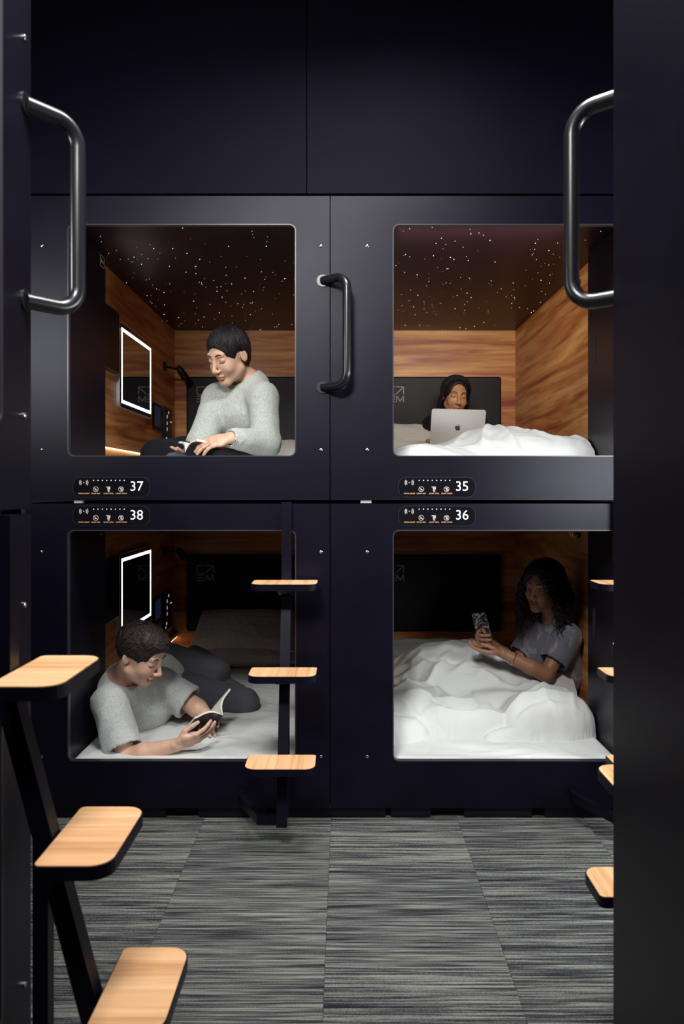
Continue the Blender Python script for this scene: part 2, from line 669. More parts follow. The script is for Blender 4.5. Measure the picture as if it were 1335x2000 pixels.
def star_field(cp, zc, n, seed):
    rnd = random.Random(seed)
    mb = MB()
    for k in range(n):
        x = rnd.uniform(0.20, 1.20)
        y = rnd.uniform(0.12, 2.08)
        if rnd.random() < 0.35:
            c = rnd.choice(((0.6, 1.5), (0.9, 0.9), (0.45, 0.8)))
            x = min(1.2, max(0.2, rnd.gauss(c[0], 0.14)))
            y = min(2.08, max(0.12, rnd.gauss(c[1], 0.25)))
        r = rnd.choice((0.0006, 0.0007, 0.0008, 0.0010, 0.0012, 0.0016))
        z = zc
        v = [(x + r, y, z), (x, y + r, z), (x - r, y, z), (x, y - r, z), (x, y, z - r), (x, y, z + r)]
        f = [(0, 1, 4), (1, 2, 4), (2, 3, 4), (3, 0, 4), (1, 0, 5), (2, 1, 5), (3, 2, 5), (0, 3, 5)]
        mb.add(v, f)
    mb.build('star_lights', 'star', cp, kind='stuff')


def make_pod(label, loc, rotz, upper, number=None, full=True, handle=True, light=None, glow='white_glow', seed=1, fit=0.0):
    pod = thing('sleeping_pod', label, 'sleeping pod', loc, rotz, 'sleeping pods of the dormitory')
    H = POD_H
    oz0, oz1 = (0.173, 1.090) if upper else (0.184, 1.097)
    ox0, ox1 = 0.246, 1.146
    e = 0.0018
    mb = MB()
    plate_with_hole(mb, e, POD_W - e, e, H - e, ox0, ox1, oz0, oz1, 0.026, 0.0, 0.018)
    fp = mb.build('front_panel', 'black', pod)
    tr = MB()
    a = rrect(ox0, ox1, oz0, oz1, 0.026)
    b = rrect(ox0 + 0.0045, ox1 - 0.0045, oz0 + 0.0045, oz1 - 0.0045, 0.0225)
    n = len(a)
    v = [(x, -0.0012, z) for x, z in a] + [(x, -0.0012, z) for x, z in b] + [(x, 0.021, z) for x, z in b] + [(x, 0.021, z) for x, z in a]
    f = []
    for k in range(n):
        j = (k + 1) % n
        f += [(k, j, n + j, n + k), (n + k, n + j, 2 * n + j, 2 * n + k), (2 * n + k, 2 * n + j, 3 * n + j, 3 * n + k), (3 * n + k, 3 * n + j, j, k)]
    tr.add(v, f)
    tr.build('opening_trim', 'trim', fp)
    sm = MB()
    sm.tube([(0, 0.0, 0), (0, -0.0035, 0)], 0.0062, 12)
    sm.tube([(0, -0.0035, 0), (0, -0.0050, 0)], [0.0062, 0.0040], 12)
    sme = sm.mesh('screw', 'steel', True)
    for x in (ox0 - 0.100, ox1 + 0.098):
        for z in (oz0 + 0.027, oz1 - 0.087) if upper else (oz0 + 0.020, oz1 - 0.087):
            o = link('screw', sme, fp)
            o.location = (x, 0, z)
    # outer shell
    sh = MB()
    sh.box(0.004, POD_W - 0.004, 0.018, 2.16, 0.002, 0.030)
    sh.box(0.004, POD_W - 0.004, 0.018, 2.16, H - 0.030, H - 0.002)
    sh.box(0.004, 0.034, 0.018, 2.16, 0.030, H - 0.030)
    sh.box(POD_W - 0.034, POD_W - 0.004, 0.018, 2.16, 0.030, H - 0.030)
    sh.box(0.034, POD_W - 0.034, 2.130, 2.16, 0.030, H - 0.030)
    sh.build('pod_shell', 'black_satin', pod)
    WL, WR = 0.186, 1.216
    zc = 1.124                                              # ceiling
    zm = 0.030
    MB().box(WL, WR, 0.024, 2.098, zm, 0.050).build('bed_base', 'dark_void', pod)
    bw = MB().box(WL, WR, 2.098, 2.118, zm, zc, 0.0).build('back_wall', 'wood_x', pod, label='oak laminate back wall')
    MB().box(WL - 0.018, WL, 0.018, 2.118, zm, zc).build('side_wall', 'wood_y', pod, label='oak laminate side wall')
    MB().box(WR, WR + 0.018, 0.018, 2.118, zm, zc).build('side_wall', 'wood_y', pod, label='oak laminate side wall')
    cp = MB().box(WL - 0.018, WR + 0.018, 0.018, 2.118, zc, zc + 0.018).build('ceiling_panel', 'ceiling_gloss', pod, label='black ceiling panel with tiny star lights')
    if upper and full:
        star_field(cp, zc, 170, seed)
    # closet cheeks behind the front panel
    yc = 0.49
    cl = MB().box(WL, WL + 0.052, 0.024, yc, zm, zc, 0.003).build('closet_cheek', 'black_satin', pod)
    cr = MB().box(WR - 0.050, WR, 0.024, yc - 0.03, zm, zc, 0.003).build('closet_cheek', 'black_satin', pod)
    if full:
        dz = -0.030 if upper else 0.004
        sl = MB()
        pts = rrect(0.36, 0.385, 0.60, 0.73, 0.0124)
        sl.prism(pts, 0, WR - 0.0525, WR - 0.0498)
        sl.build('slot_pull', 'rubber', cr)
        lb = MB().box(WL + 0.052, WL + 0.0535, 0.405, 0.470, 1.050, 1.104).build('notice_label', 'black_gloss', cl)
        lp = MB()
        for (y0, y1, z0_, z1_) in ((0.408, 0.467, 1.100, 1.102), (0.408, 0.467, 1.052, 1.054), (0.408, 0.411, 1.052, 1.102), (0.464, 0.467, 1.052, 1.102)):
            lp.box(WL + 0.0535, WL + 0.0540, y0, y1, z0_, z1_)
        lp.add([(WL + 0.054, 0.420, 1.066), (WL + 0.054, 0.436, 1.077), (WL + 0.054, 0.420, 1.090)], [(0, 1, 2)])
        lp.add([(WL + 0.054, 0.444, 1.066), (WL + 0.054, 0.458, 1.072), (WL + 0.054, 0.444, 1.090)], [(0, 1, 2)])
        lp.build('label_print', 'white_card', lb)
        headboard(pod, 0.300, 0.806 if upper else 0.815)
        # dark cupboard front on the left wall
        cb = MB().box(WL, WL + 0.028, yc, 0.775, 0.62, 0.925, 0.004).build('wall_cupboard', 'black_satin', pod)
        # lit mirror
        y0, y1 = 0.816, 1.440
        z0, z1 = 0.490 + dz, 0.926 + dz
        mr = MB()
        mr.prism(rrect(y0, y1, z0, z1, 0.030), 0, WL, WL + 0.016)
        mr = mr.build('mirror', 'mirror_body', pod, label='rounded wall mirror with white light strips')
        MB().prism(rrect(y0 + 0.014, y1 - 0.014, z0 + 0.014, z1 - 0.014, 0.020), 0, WL + 0.016, WL + 0.018).build('mirror_glass', 'mirror', mr)
        fr = MB()
        plate = MB()
        plate_with_hole(plate, y0 + 0.0, y1 - 0.0, z0, z1, y0 + 0.005, y1 - 0.005, z0 + 0.005, z1 - 0.005, 0.028, 0, 1)
        a_ = rrect(y0 - 0.001, y1 + 0.001, z0 - 0.001, z1 + 0.001, 0.031)
        b_ = rrect(y0 + 0.005, y1 - 0.005, z0 + 0.005, z1 - 0.005, 0.026)
        n = len(a_)
        v = [(WL + 0.0175, p, q) for p, q in a_] + [(WL + 0.0175, p, q) for p, q in b_] + [(WL, p, q) for p, q in a_]
        f = [(k, (k + 1) % n, n + (k + 1) % n, n + k) for k in range(n)] + [(k, (k + 1) % n, 2 * n + (k + 1) % n, 2 * n + k) for k in range(n)]
        fr.add(v, f)
        fr.build('mirror_frame', 'silver', mr)
        for (q0, q1, w0, w1) in ((y0 + 0.030, y1 - 0.030, z1 - 0.042, z1 - 0.026), (y0 + 0.030, y1 - 0.030, z0 + 0.026, z0 + 0.042),
                                 (y0 + 0.030, y0 + 0.041, z0 + 0.042, z1 - 0.042), (y1 - 0.043, y1 - 0.030, z0 + 0.042, z1 - 0.042)):
            MB().box(WL + 0.018, WL + 0.0195, q0, q1, w0, w1).build('light_strip', 'white_led', mr)
        # touch panel and socket strip
        tp = MB().box(WL, WL + 0.012, 1.51, 1.69, 0.435 + dz, 0.600 + dz, 0.004).build('touch_panel', 'black_satin', pod)
        MB().box(WL + 0.012, WL + 0.0128, 1.535, 1.665, 0.462 + dz, 0.580 + dz).build('touch_screen', 'screen', tp)
        tl = MB()
        tl.box(WL + 0.0128, WL + 0.0132, 1.535, 1.539, 0.462 + dz, 0.580 + dz)
        tl.box(WL + 0.0128, WL + 0.0132, 1.539, 1.640, 0.462 + dz, 0.465 + dz)
        tl.build('screen_frame', 'logo', tp)
        sp = MB().box(WL, WL + 0.020, 1.745, 1.935, 0.355 + dz, 0.600 + dz, 0.004).build('socket_strip', 'black_satin', pod)
        sk = MB()
        for (yy, zz, hy, hz) in ((1.84, 0.570, 0.010, 0.008), (1.80, 0.540, 0.007, 0.011), (1.80, 0.498, 0.007, 0.011), (1.80, 0.460, 0.007, 0.011),
                                 (1.90, 0.514, 0.020, 0.004), (1.785, 0.400, 0.012, 0.008), (1.765, 0.378, 0.008, 0.006)):
            sk.box(WL + 0.020, WL + 0.021, yy - hy, yy + hy, zz - hz + dz, zz + hz + dz)
        sk.build('socket_marks', 'socket', sp, kind='stuff')
        # reading lamp near the corner: arm and two pivoting heads
        lz = 0.86 + dz
        rl = MB()
        rl.tube([(WL, 1.80, lz), (WL + 0.014, 1.80, lz)], 0.030, 16)
        rl = rl.build('reading_lamp', 'black_satin', pod, True)
        MB().tube([(WL + 0.012, 1.80, lz), (WL + 0.055, 1.84, lz - 0.006), (WL + 0.085, 1.88, lz - 0.012)], 0.007, 10).build('lamp_arm', 'black_satin', rl, True)
        MB().tube([(WL + 0.070, 1.87, lz + 0.014), (WL + 0.085, 1.88, lz - 0.008), (WL + 0.112, 1.90, lz - 0.052), (WL + 0.116, 1.903, lz - 0.060)],
                  [0.010, 0.022, 0.026, 0.024], 14).build('lamp_head', 'black_satin', rl, True)
        # warm strip light along the mattress
        rail = MB().box(WL, WL + 0.022, yc, 2.098, 0.262 + dz * 0.5, 0.290 + dz * 0.5, 0.002).build('light_rail', 'wood_y', pod)
        MB().box(WL + 0.002, WL + 0.018, yc + 0.01, 2.09, 0.258 + dz * 0.5, 0.262 + dz * 0.5).build('light_strip', 'warm_led', rail)
        # coat hook on the right wall
        hz_ = 1.066 if upper else 1.03
        hk = MB()
        hk.box(WR - 0.010, WR, 0.715, 0.765, hz_ - 0.012, hz_ + 0.012, 0.002)
        hk = hk.build('coat_hook', 'black_satin', pod)
        for q in (0.722, 0.758):
            MB().tube([(WR - 0.008, q, hz_ + 0.002), (WR - 0.034, q, hz_ - 0.004), (WR - 0.042, q, hz_ + 0.016)], 0.0045, 8).build('hook_peg', 'steel', hk, True)
    if number:
        display(pod, 0.270, 0.0525 if upper else H - 0.0505 + 0.0, number, glow)
    if handle:
        grab_handle(pod, 0.866, 0.446)
    if light:
        for L in light:
            lo = area_light('pod_light', (0, 0, 0), (0, 1, -1), L['size'][0], L['power'], L['color'], L['size'][1], L.get('spread', 180))
            lo.parent = pod
            lo.location = L['loc']
            lo.rotation_euler = (Vector(L['to']) - Vector(L['loc'])).to_track_quat('-Z', 'Y').to_euler()
    return pod


M['ceiling_gloss'] = plain('ceiling_gloss_black', (0.016, 0.006, 0.011), 0.36, spec=0.2)
M['mirror_body'] = plain('mirror_body_black', (0.008, 0.008, 0.01), 0.2)

WARM = (1.0, 0.90, 0.76)
XL, XR = -1.336, -0.056
make_pod('open upper sleeping pod number 37 where a reader in a grey sweatshirt sits', (XL, YF, ZU), 0, True, '37', seed=11,
         light=[dict(loc=(0.32, 0.12, 1.06), to=(1.20, 2.1, 0.55), size=(0.12, 0.06), power=1.5, color=(1.0, 0.90, 0.76), spread=70)])
make_pod('open upper sleeping pod number 35 where a laptop user sits under warm light', (XR, YF, ZU), 0, True, '35', seed=23,
         light=[dict(loc=(0.62, 0.10, 1.10), to=(0.80, 2.1, 0.80), size=(0.7, 0.06), power=5.0, color=WARM, spread=85)])
make_pod('open lower sleeping pod number 38 where a man lies reading', (XL, YF, ZL), 0, False, '38', handle=False)
make_pod('open lower sleeping pod number 36 where a woman holds a phone', (XR, YF, ZL), 0, False, '36', handle=False)

XB, YB = -0.68, 0.32          # block on the left of the aisle, facing right
make_pod('upper pod of the near stack at the left edge with tubular handle', (XB, YB, ZU), math.pi / 2, True, full=False)
make_pod('lower pod of the near stack at the left edge behind wooden treads', (XB, YB, ZL), math.pi / 2, False, full=False, handle=False)
XC, YC = 1.842, 1.53          # block on the right, seen from its side
make_pod('upper pod of the near stack at the right edge, blank black side', (XC, YC, ZU), math.pi, True, full=False)
make_pod('lower pod of the near stack at the right edge, below its handle', (XC, YC, ZL), math.pi, False, full=False, handle=False)

# one tall end panel closes the side of the right-hand stack
MB().box(XC - POD_W - 0.012, XC - POD_W - 0.0005, YC - 2.16, YC - 0.022, 0.002, ZU + POD_H, 0.002).build(
    'end_panel', 'black', label='tall plain black end panel at the right edge of the photo', category='panel')

# plinths and packing pieces between the pods

def plinth(label, loc, rotz, n):
    t = thing('pod_plinth', label, 'plinth', loc, rotz, 'plinths under the pod stacks')
    MB().box(0.02, POD_W * n - 0.02, 0.045, 2.12, 0.002, 0.044).build('plinth_core', 'dark_void', t)
    x = 0.03
    k = 0
    while x < POD_W * n - 0.1:
        w = (0.42, 0.16, 0.27)[k % 3]
        MB().box(x, min(x + w, POD_W * n - 0.02), 0.020, 0.045, 0.003, 0.0455, 0.002).build('plinth_board', 'black_satin', t)
        x += w + (0.02, 0.13, 0.05)[k % 3]
        k += 1


plinth('dark recessed plinth under pods 38 and 36 across the aisle', (XL, YF, 0), 0, 2)
plinth('dark plinth under the near pod stack on the left', (XB, YB, 0), math.pi / 2, 1)
plinth('dark plinth under the near pod stack on the right', (XC, YC, 0), math.pi, 1)
for (x, y, w, lab) in ((0.064, YF + 0.006, 0.043, 'pale packing block in the gap under pod 35'),
                       (-1.066, YF + 0.004, 0.030, 'small bright packing block in the gap under pod 37')):
    MB().box(x, x + w, y, y + 0.03, ZL + POD_H, ZU + 0.0019, 0.0006).build('packing_block', 'spacer', label=lab, category='spacer', group='packing blocks between pods')
MB().box(XB - 0.05, XB - 0.006, 1.565, 1.585, ZL + POD_H, ZU + 0.0019, 0.0006).build(
    'packing_block', 'trim', label='grey packing block between the two near left pods', category='spacer', group='packing blocks between pods')

# ------------------------------------------------------------------ step ladders
LX = 1.111


def make_ladder(label, loc, rotz):
    t = thing('step_ladder', label, 'ladder', loc, rotz, 'step ladders of the upper pods')
    st = MB()
    st.bar([(LX, -0.0205, 1.252), (LX, -0.0205, 0.950), (LX, -0.030, 0.900), (LX, -0.246, 0.086)], 0.038, 0.038)
    st.build('stringer', 'black', t)
    lg = MB()
    lg.bar([(LX + 0.001, -0.095, 0.640), (LX + 0.001, -0.095, 0.058)], 0.030, 0.030)
    lg.build('leg', 'black', t)
    br = MB()
    br.bar([(LX - 0.012, -0.225, 0.105), (LX - 0.085, -0.225, 0.105), (LX - 0.178, -0.040, 0.105), (LX - 0.178, -0.002, 0.105)], 0.034, 0.020, side=(0, 0, 1))
    br.build('bracket_arm', 'black', t)
    for k, (y1, y0, z) in enumerate(((-0.0405, -0.174, 0.951), (-0.124, -0.264, 0.632), (-0.214, -0.357, 0.335))):
        pts = rrect(LX - 0.125, LX + 0.125, y0, y1, [0.040, 0.040, 0.014, 0.014], 7)
        tr = MB()
        tr.prism(pts, 2, z - 0.026, z - 0.0015)
        tr = tr.build('tread', 'black', t)
        ins = rrect(LX - 0.1225, LX + 0.1225, y0 + 0.0025, y1 - 0.0025, [0.038, 0.038, 0.012, 0.012], 7)
        MB().prism(ins, 2, z - 0.006, z).build('wood_inlay', 'wood_tread', tr, label='light oak tread top')
        gs = MB()
        ys = -0.034 - 0.264 * (0.890 - z) - 0.018
        if k == 0:
            ys = -0.034
        gs.prism([(ys + 0.01, z - 0.026), (y0 + 0.025, z - 0.026), (y0 + 0.045, z - 0.040), (ys + 0.004, z - 0.062)], 0, LX - 0.026, LX + 0.026)
        gs.build('gusset', 'black', t)
    return t


make_ladder('step ladder with three oak treads in front of the reading man', (XL, YF, 0), 0)
make_ladder('step ladder with oak treads at the right end of pod 36', (XR + 0.018, YF, 0), 0)
make_ladder('nearest step ladder, large oak treads in the lower left corner', (XB, YB, 0), math.pi / 2)
make_ladder('step ladder partly hidden behind the near black stack on the right', (XC, YC, 0), math.pi)

# ------------------------------------------------------------------ smooth solids (for bodies, clothes, hair)
V3 = np.array


def unit(v):
    v = np.asarray(v, float)
    return v / (np.linalg.norm(v) + 1e-12)


class Solid:
    """a union of rounded pieces, blended smoothly and meshed by surface nets"""

    def __init__(self):
        self.p = []

    def cone(self, a, b, r1, r2=None, k=0.02, sub=False):
        a, b = V3(a, float), V3(b, float)
        r2 = r1 if r2 is None else r2
        R = max(r1, r2)
        self.p.append(('c', a, b, r1, r2, k, sub, np.minimum(a, b) - R, np.maximum(a, b) + R))
        return self

    def ell(self, c, r, R=None, k=0.02, sub=False):
        c, r = V3(c, float), V3(r, float)
        R = np.eye(3) if R is None else np.asarray(R, float)
        e = np.abs(R) @ r
        self.p.append(('e', c, r, R, None, k, sub, c - e, c + e))
        return self

    def slab(self, a, b, side, w1, d1, w2, d2, k=0.03, sub=False):
        """tapering trunk from a to b with elliptic section: half width w along side, half depth d"""
        a, b = V3(a, float), V3(b, float)
        R = max(w1, d1, w2, d2)
        self.p.append(('s', a, b, unit(side), (w1, d1, w2, d2), k, sub, np.minimum(a, b) - R, np.maximum(a, b) + R))
        return self

    @staticmethod
    def dist(q, X, Y, Z):
        if q[0] == 'c':
            _, a, b, r1, r2 = q[:5]
            ba = b - a
            L2 = float(ba @ ba) + 1e-12
            px, py, pz = X - a[0], Y - a[1], Z - a[2]
            t = np.clip((px * ba[0] + py * ba[1] + pz * ba[2]) / L2, 0, 1)
            return np.sqrt((px - t * ba[0]) ** 2 + (py - t * ba[1]) ** 2 + (pz - t * ba[2]) ** 2) - (r1 + (r2 - r1) * t)
        if q[0] == 'e':
            _, c, r, R = q[:4]
            px, py, pz = X - c[0], Y - c[1], Z - c[2]
            l = [px * R[0, i] + py * R[1, i] + pz * R[2, i] for i in range(3)]
            k0 = np.sqrt((l[0] / r[0]) ** 2 + (l[1] / r[1]) ** 2 + (l[2] / r[2]) ** 2) + 1e-9
            k1 = np.sqrt((l[0] / r[0] ** 2) ** 2 + (l[1] / r[1] ** 2) ** 2 + (l[2] / r[2] ** 2) ** 2) + 1e-9
            return k0 * (k0 - 1) / k1
        _, a, b, s, (w1, d1, w2, d2) = q[:5]
        ba = b - a
        L = float(np.linalg.norm(ba)) + 1e-9
        t_ = ba / L
        s = unit(s - t_ * float(s @ t_))
        n_ = np.cross(t_, s)
        px, py, pz = X - a[0], Y - a[1], Z - a[2]
        al = px * t_[0] + py * t_[1] + pz * t_[2]
        u = px * s[0] + py * s[1] + pz * s[2]
        v = px * n_[0] + py * n_[1] + pz * n_[2]
        t = np.clip(al / L, 0, 1)
        w = w1 + (w2 - w1) * t
        d = d1 + (d2 - d1) * t
        ax = al - t * L
        m = np.minimum(w, d)
        return (np.sqrt((u / w) ** 2 + (v / d) ** 2 + (ax / m) ** 2) - 1) * m

    def eval(self, P):
        X, Y, Z = P[:, 0], P[:, 1], P[:, 2]
        F = np.full(len(P), 1.0)
        for q in self.p:
            d = Solid.dist(q, X, Y, Z)
            F = Solid.mix(F, d, q[5], q[6])
        return F

    @staticmethod
    def mix(F, d, k, sub):
        if sub:
            d = -d
            h = np.maximum(k - np.abs(F - d), 0) / k
            return np.maximum(F, d) + h * h * k * 0.25
        h = np.maximum(k - np.abs(F - d), 0) / k
        return np.minimum(F, d) - h * h * k * 0.25

    def mesh(self, step=0.006, fine=(), fstep=0.0026, cut=None):
        """fine: list of (centre, half size) boxes gridded with fstep"""
        lo = np.min([q[7] for q in self.p if not q[6]], axis=0) - 0.02
        hi = np.max([q[8] for q in self.p if not q[6]], axis=0) + 0.02
        axes = []
        for a in range(3):
            iv = sorted((c[a] - h, c[a] + h) for c, h in fine)
            xs = [lo[a]]
            while xs[-1] < hi[a]:
                x = xs[-1]
                st = step
                for (p, q) in iv:
                    if p - step < x < q:
                        st = fstep
                        break
                xs.append(x + st)
            axes.append(np.array(xs, np.float32))
        xs, ys, zs = axes
        F = np.full((len(xs), len(ys), len(zs)), 1.0, np.float32)
        for q in self.p:
            m = q[5] + 0.035
            i = [np.searchsorted(ax, q[7][n] - m) for n, ax in enumerate(axes)]
            j = [np.searchsorted(ax, q[8][n] + m) for n, ax in enumerate(axes)]
            if min(j[n] - i[n] for n in range(3)) <= 0:
                continue
            sl = tuple(slice(a_, b_) for a_, b_ in zip(i, j))
            d = Solid.dist(q, xs[sl[0]][:, None, None], ys[sl[1]][None, :, None], zs[sl[2]][None, None, :])
            F[sl] = Solid.mix(F[sl], d.astype(np.float32), q[5], q[6])
        if cut is not None:
            F = cut(F, xs[:, None, None], ys[None, :, None], zs[None, None, :])
        return surface_nets(F, xs, ys, zs)


def surface_nets(F, xs, ys, zs):
    S = F < 0
    c = np.zeros(tuple(n - 1 for n in S.shape), np.uint8)
    for dx in (0, 1):
        for dy in (0, 1):
            for dz in (0, 1):
                c += S[dx:S.shape[0] - 1 + dx, dy:S.shape[1] - 1 + dy, dz:S.shape[2] - 1 + dz]
    act = (c > 0) & (c < 8)
    I, J, K = np.nonzero(act)
    n = len(I)
    idx = np.full(act.shape, -1, np.int64)
    idx[I, J, K] = np.arange(n)
    acc = np.zeros((n, 3))
    cnt = np.zeros(n)
    corner = [(a, b, d) for a in (0, 1) for b in (0, 1) for d in (0, 1)]
    vals = {cr: F[I + cr[0], J + cr[1], K + cr[2]] for cr in corner}
    pos = {cr: np.stack([xs[I + cr[0]], ys[J + cr[1]], zs[K + cr[2]]], 1) for cr in corner}
    for cr in corner:
        for ax in range(3):
            if cr[ax]:
                continue
            o = list(cr)
            o[ax] = 1
            o = tuple(o)
            a, b = vals[cr], vals[o]
            m = (a < 0) != (b < 0)
            t = np.where(m, a / np.where(m, a - b, 1), 0)
            p = pos[cr] + (pos[o] - pos[cr]) * t[:, None]
            acc[m] += p[m]
            cnt[m] += 1
    verts = acc / np.maximum(cnt, 1)[:, None]
    quads = []
    for ax in range(3):
        sl0 = [slice(None)] * 3
        sl1 = [slice(None)] * 3
        sl0[ax] = slice(0, -1)
        sl1[ax] = slice(1, None)
        A, B = S[tuple(sl0)], S[tuple(sl1)]
        ch = A != B
        e = np.array(np.nonzero(ch))
        o1, o2 = [(1, 2), (2, 0), (0, 1)][ax]
        ok = (e[o1] > 0) & (e[o2] > 0) & (e[o1] < act.shape[o1]) & (e[o2] < act.shape[o2])
        e = e[:, ok]
        inside = A[tuple(e)]
        q = []
        for (d1, d2) in ((-1, -1), (0, -1), (0, 0), (-1, 0)):
            f = e.copy()
            f[o1] += d1
            f[o2] += d2
            q.append(idx[tuple(f)])
        q = np.stack(q, 1)
        q[~inside] = q[~inside][:, ::-1]
        quads.append(q)
    q = np.concatenate(quads)
    q = q[(q >= 0).all(1)]
    return verts, q


def np_mesh(name, verts, quads, mats, mi=None, smooth=True):
    me = bpy.data.meshes.new(name)
    nv, nf = len(verts), len(quads)
    w = quads.shape[1]
    me.vertices.add(nv)
    me.vertices.foreach_set('co', np.asarray(verts, np.float32).ravel())
    me.loops.add(nf * w)
    me.loops.foreach_set('vertex_index', np.asarray(quads, np.int32).ravel())
    me.polygons.add(nf)
    me.polygons.foreach_set('loop_start', np.arange(0, nf * w, w, dtype=np.int32))
    for m in (mats if isinstance(mats, (list, tuple)) else [mats]):
        me.materials.append(M[m] if isinstance(m, str) else m)
    if mi is not None:
        me.polygons.foreach_set('material_index', np.asarray(mi, np.int32))
    if smooth:
        me.polygons.foreach_set('use_smooth', np.ones(nf, bool))
    me.update(calc_edges=True)
    me.validate()
    return me


# lattice noise
_rs = np.random.RandomState(5)
_PERM = _rs.permutation(512)
_PERM = np.concatenate([_PERM, _PERM, _PERM])
_GRAD = _rs.normal(size=(512, 3))
_GRAD /= np.linalg.norm(_GRAD, axis=1)[:, None]


def pnoise(x, y, z=0.0):
    x, y, z = np.broadcast_arrays(np.asarray(x, float), np.asarray(y, float), np.asarray(z, float))
    xi, yi, zi = np.floor(x).astype(int), np.floor(y).astype(int), np.floor(z).astype(int)
    xf, yf, zf = x - xi, y - yi, z - zi
    fade = lambda t: t * t * t * (t * (t * 6 - 15) + 10)
    u, v, w = fade(xf), fade(yf), fade(zf)
    out = 0
    for a in (0, 1):
        for b in (0, 1):
            for c in (0, 1):
                h = _PERM[(_PERM[(_PERM[(xi + a) & 511] + yi + b) & 511] + zi + c) & 511]
                g = _GRAD[h]
                d = g[..., 0] * (xf - a) + g[..., 1] * (yf - b) + g[..., 2] * (zf - c)
                out = out + d * (u if a else 1 - u) * (v if b else 1 - v) * (w if c else 1 - w)
    return out * 1.5


def folds(x, y, z, freq, warp=0.6):
    """sharp cloth ridges, about -1..1"""
    wx = pnoise(x * freq * 0.5 + 7, y * freq * 0.5, z * freq * 0.5) * warp
    wy = pnoise(x * freq * 0.5, y * freq * 0.5 + 3, z * freq * 0.5 + 9) * warp
    n = pnoise(x * freq + wx * 2, y * freq + wy * 2, z * freq)
    return 1 - 2.2 * np.abs(n)


def vert_normals(v, q):
    n = np.zeros_like(v)
    fn = np.cross(v[q[:, 2]] - v[q[:, 0]], v[q[:, 3]] - v[q[:, 1]])
    for k in range(4):
        np.add.at(n, q[:, k], fn)
    return n / (np.linalg.norm(n, axis=1)[:, None] + 1e-12)


def crumple(v, q, amp, freq, along=None):
    """push a cloth surface in and out along its normals"""
    n = vert_normals(v, q)
    x, y, z = v.T
    d = folds(x, y, z, freq) * 0.6 + 0.4 * folds(x + 3.1, y, z, freq * 2.1)
    if along is not None:
        d = d * along(v)
    return v + n * (d * amp)[:, None]


# ------------------------------------------------------------------ people
def skin(name, col, rough=0.48):
    m, nt, b = new_mat(name)
    v = coords(nt, (1, 1, 1), rand=False)
    n = noise(nt, v, 40, 4)
    c0 = tuple(c * 0.90 for c in col)
    lnk(nt, ramp(nt, n, [(0.3, c0), (0.7, col)]), b.inputs['Base Color'])
    b.inputs['Roughness'].default_value = rough
    b.inputs['Subsurface Weight'].default_value = 0.12
    b.inputs['Subsurface Radius'].default_value = (0.012, 0.004, 0.002)
    b.inputs['Subsurface Scale'].default_value = 1.0
    return m


def cloth(name, col, rough=0.9, scale=700, strength=0.25, melange=0.0, sheen=0.2, spots=None, crease=0.0):
    m, nt, b = new_mat(name)
    b.inputs['Base Color'].default_value = (*col, 1)
    b.inputs['Roughness'].default_value = rough
    b.inputs['Specular IOR Level'].default_value = 0.2
    b.inputs['Sheen Weight'].default_value = sheen
    v = coords(nt, rand=False)
    n = noise(nt, v, scale, 2)
    bump(nt, b, n, strength, 0.001)
    if crease:                                   # fine soft creases over the modelled folds
        vc = coords(nt, (1, 1, 1), rand=True)
        nc = noise(nt, vc, 11, 2, 0.4, 0.7)
        ab = nt.nodes.new('ShaderNodeMath')
        ab.operation = 'SUBTRACT'
        ab.inputs[1].default_value = 0.5
        lnk(nt, nc, ab.inputs[0])
        aa = nt.nodes.new('ShaderNodeMath')
        aa.operation = 'ABSOLUTE'
        lnk(nt, ab.outputs[0], aa.inputs[0])
        bump(nt, b, aa.outputs[0], crease, 0.03)
    if melange:
        v2 = coords(nt, (1, 1, 0.35), rand=False)
        n2 = noise(nt, v2, 190, 3, 0.7)
        c0 = tuple(c * (1 - melange) for c in col)
        c1 = tuple(min(1, c * (1 + melange)) for c in col)
        lnk(nt, ramp(nt, n2, [(0.32, c0), (0.68, c1)]), b.inputs['Base Color'])
    if spots:
        v2 = coords(nt, rand=False)
        n2 = noise(nt, v2, spots[0], 3, 0.6, 0.6)
        lnk(nt, ramp(nt, n2, [(0.40, col), (0.52, col), (0.60, spots[1]), (0.8, spots[1])]), b.inputs['Base Color'])
    return m


M['skin_fair'] = skin('fair_skin', (0.62, 0.37, 0.26))
M['skin_pale'] = skin('pale_skin', (0.66, 0.40, 0.29))
M['skin_tan'] = skin('tan_skin', (0.42, 0.205, 0.105))
M['skin_brown'] = skin('brown_skin', (0.30, 0.145, 0.080))
M['lip_fair'] = plain('fair_lips', (0.50, 0.19, 0.15), 0.4)
M['lip_tan'] = plain('tan_lips', (0.36, 0.11, 0.09), 0.35)
M['lip_brown'] = plain('brown_lips', (0.23, 0.075, 0.065), 0.35)
M['eye_white'] = plain('eye_white', (0.72, 0.70, 0.67), 0.25)
M['iris'] = plain('dark_iris', (0.03, 0.016, 0.010), 0.12)
M['hair_black'] = plain('black_hair', (0.009, 0.006, 0.009), 0.55, spec=0.3)
M['hair_dark'] = plain('dark_brown_hair', (0.022, 0.011, 0.012), 0.55, spec=0.35)
M['grey_sweat'] = cloth('grey_sweatshirt', (0.40, 0.42, 0.39), melange=0.22)
M['grey_tee'] = cloth('grey_tshirt', (0.46, 0.48, 0.48), melange=0.18, scale=900)
M['tie_dye'] = cloth('mottled_grey_tshirt', (0.125, 0.125, 0.155), spots=(14, (0.25, 0.225, 0.24)), scale=900)
M['black_tee'] = cloth('black_tshirt', (0.006, 0.006, 0.009), sheen=0.02)
M['black_jeans'] = cloth('black_trousers', (0.006, 0.006, 0.011), scale=1200, sheen=0.02)
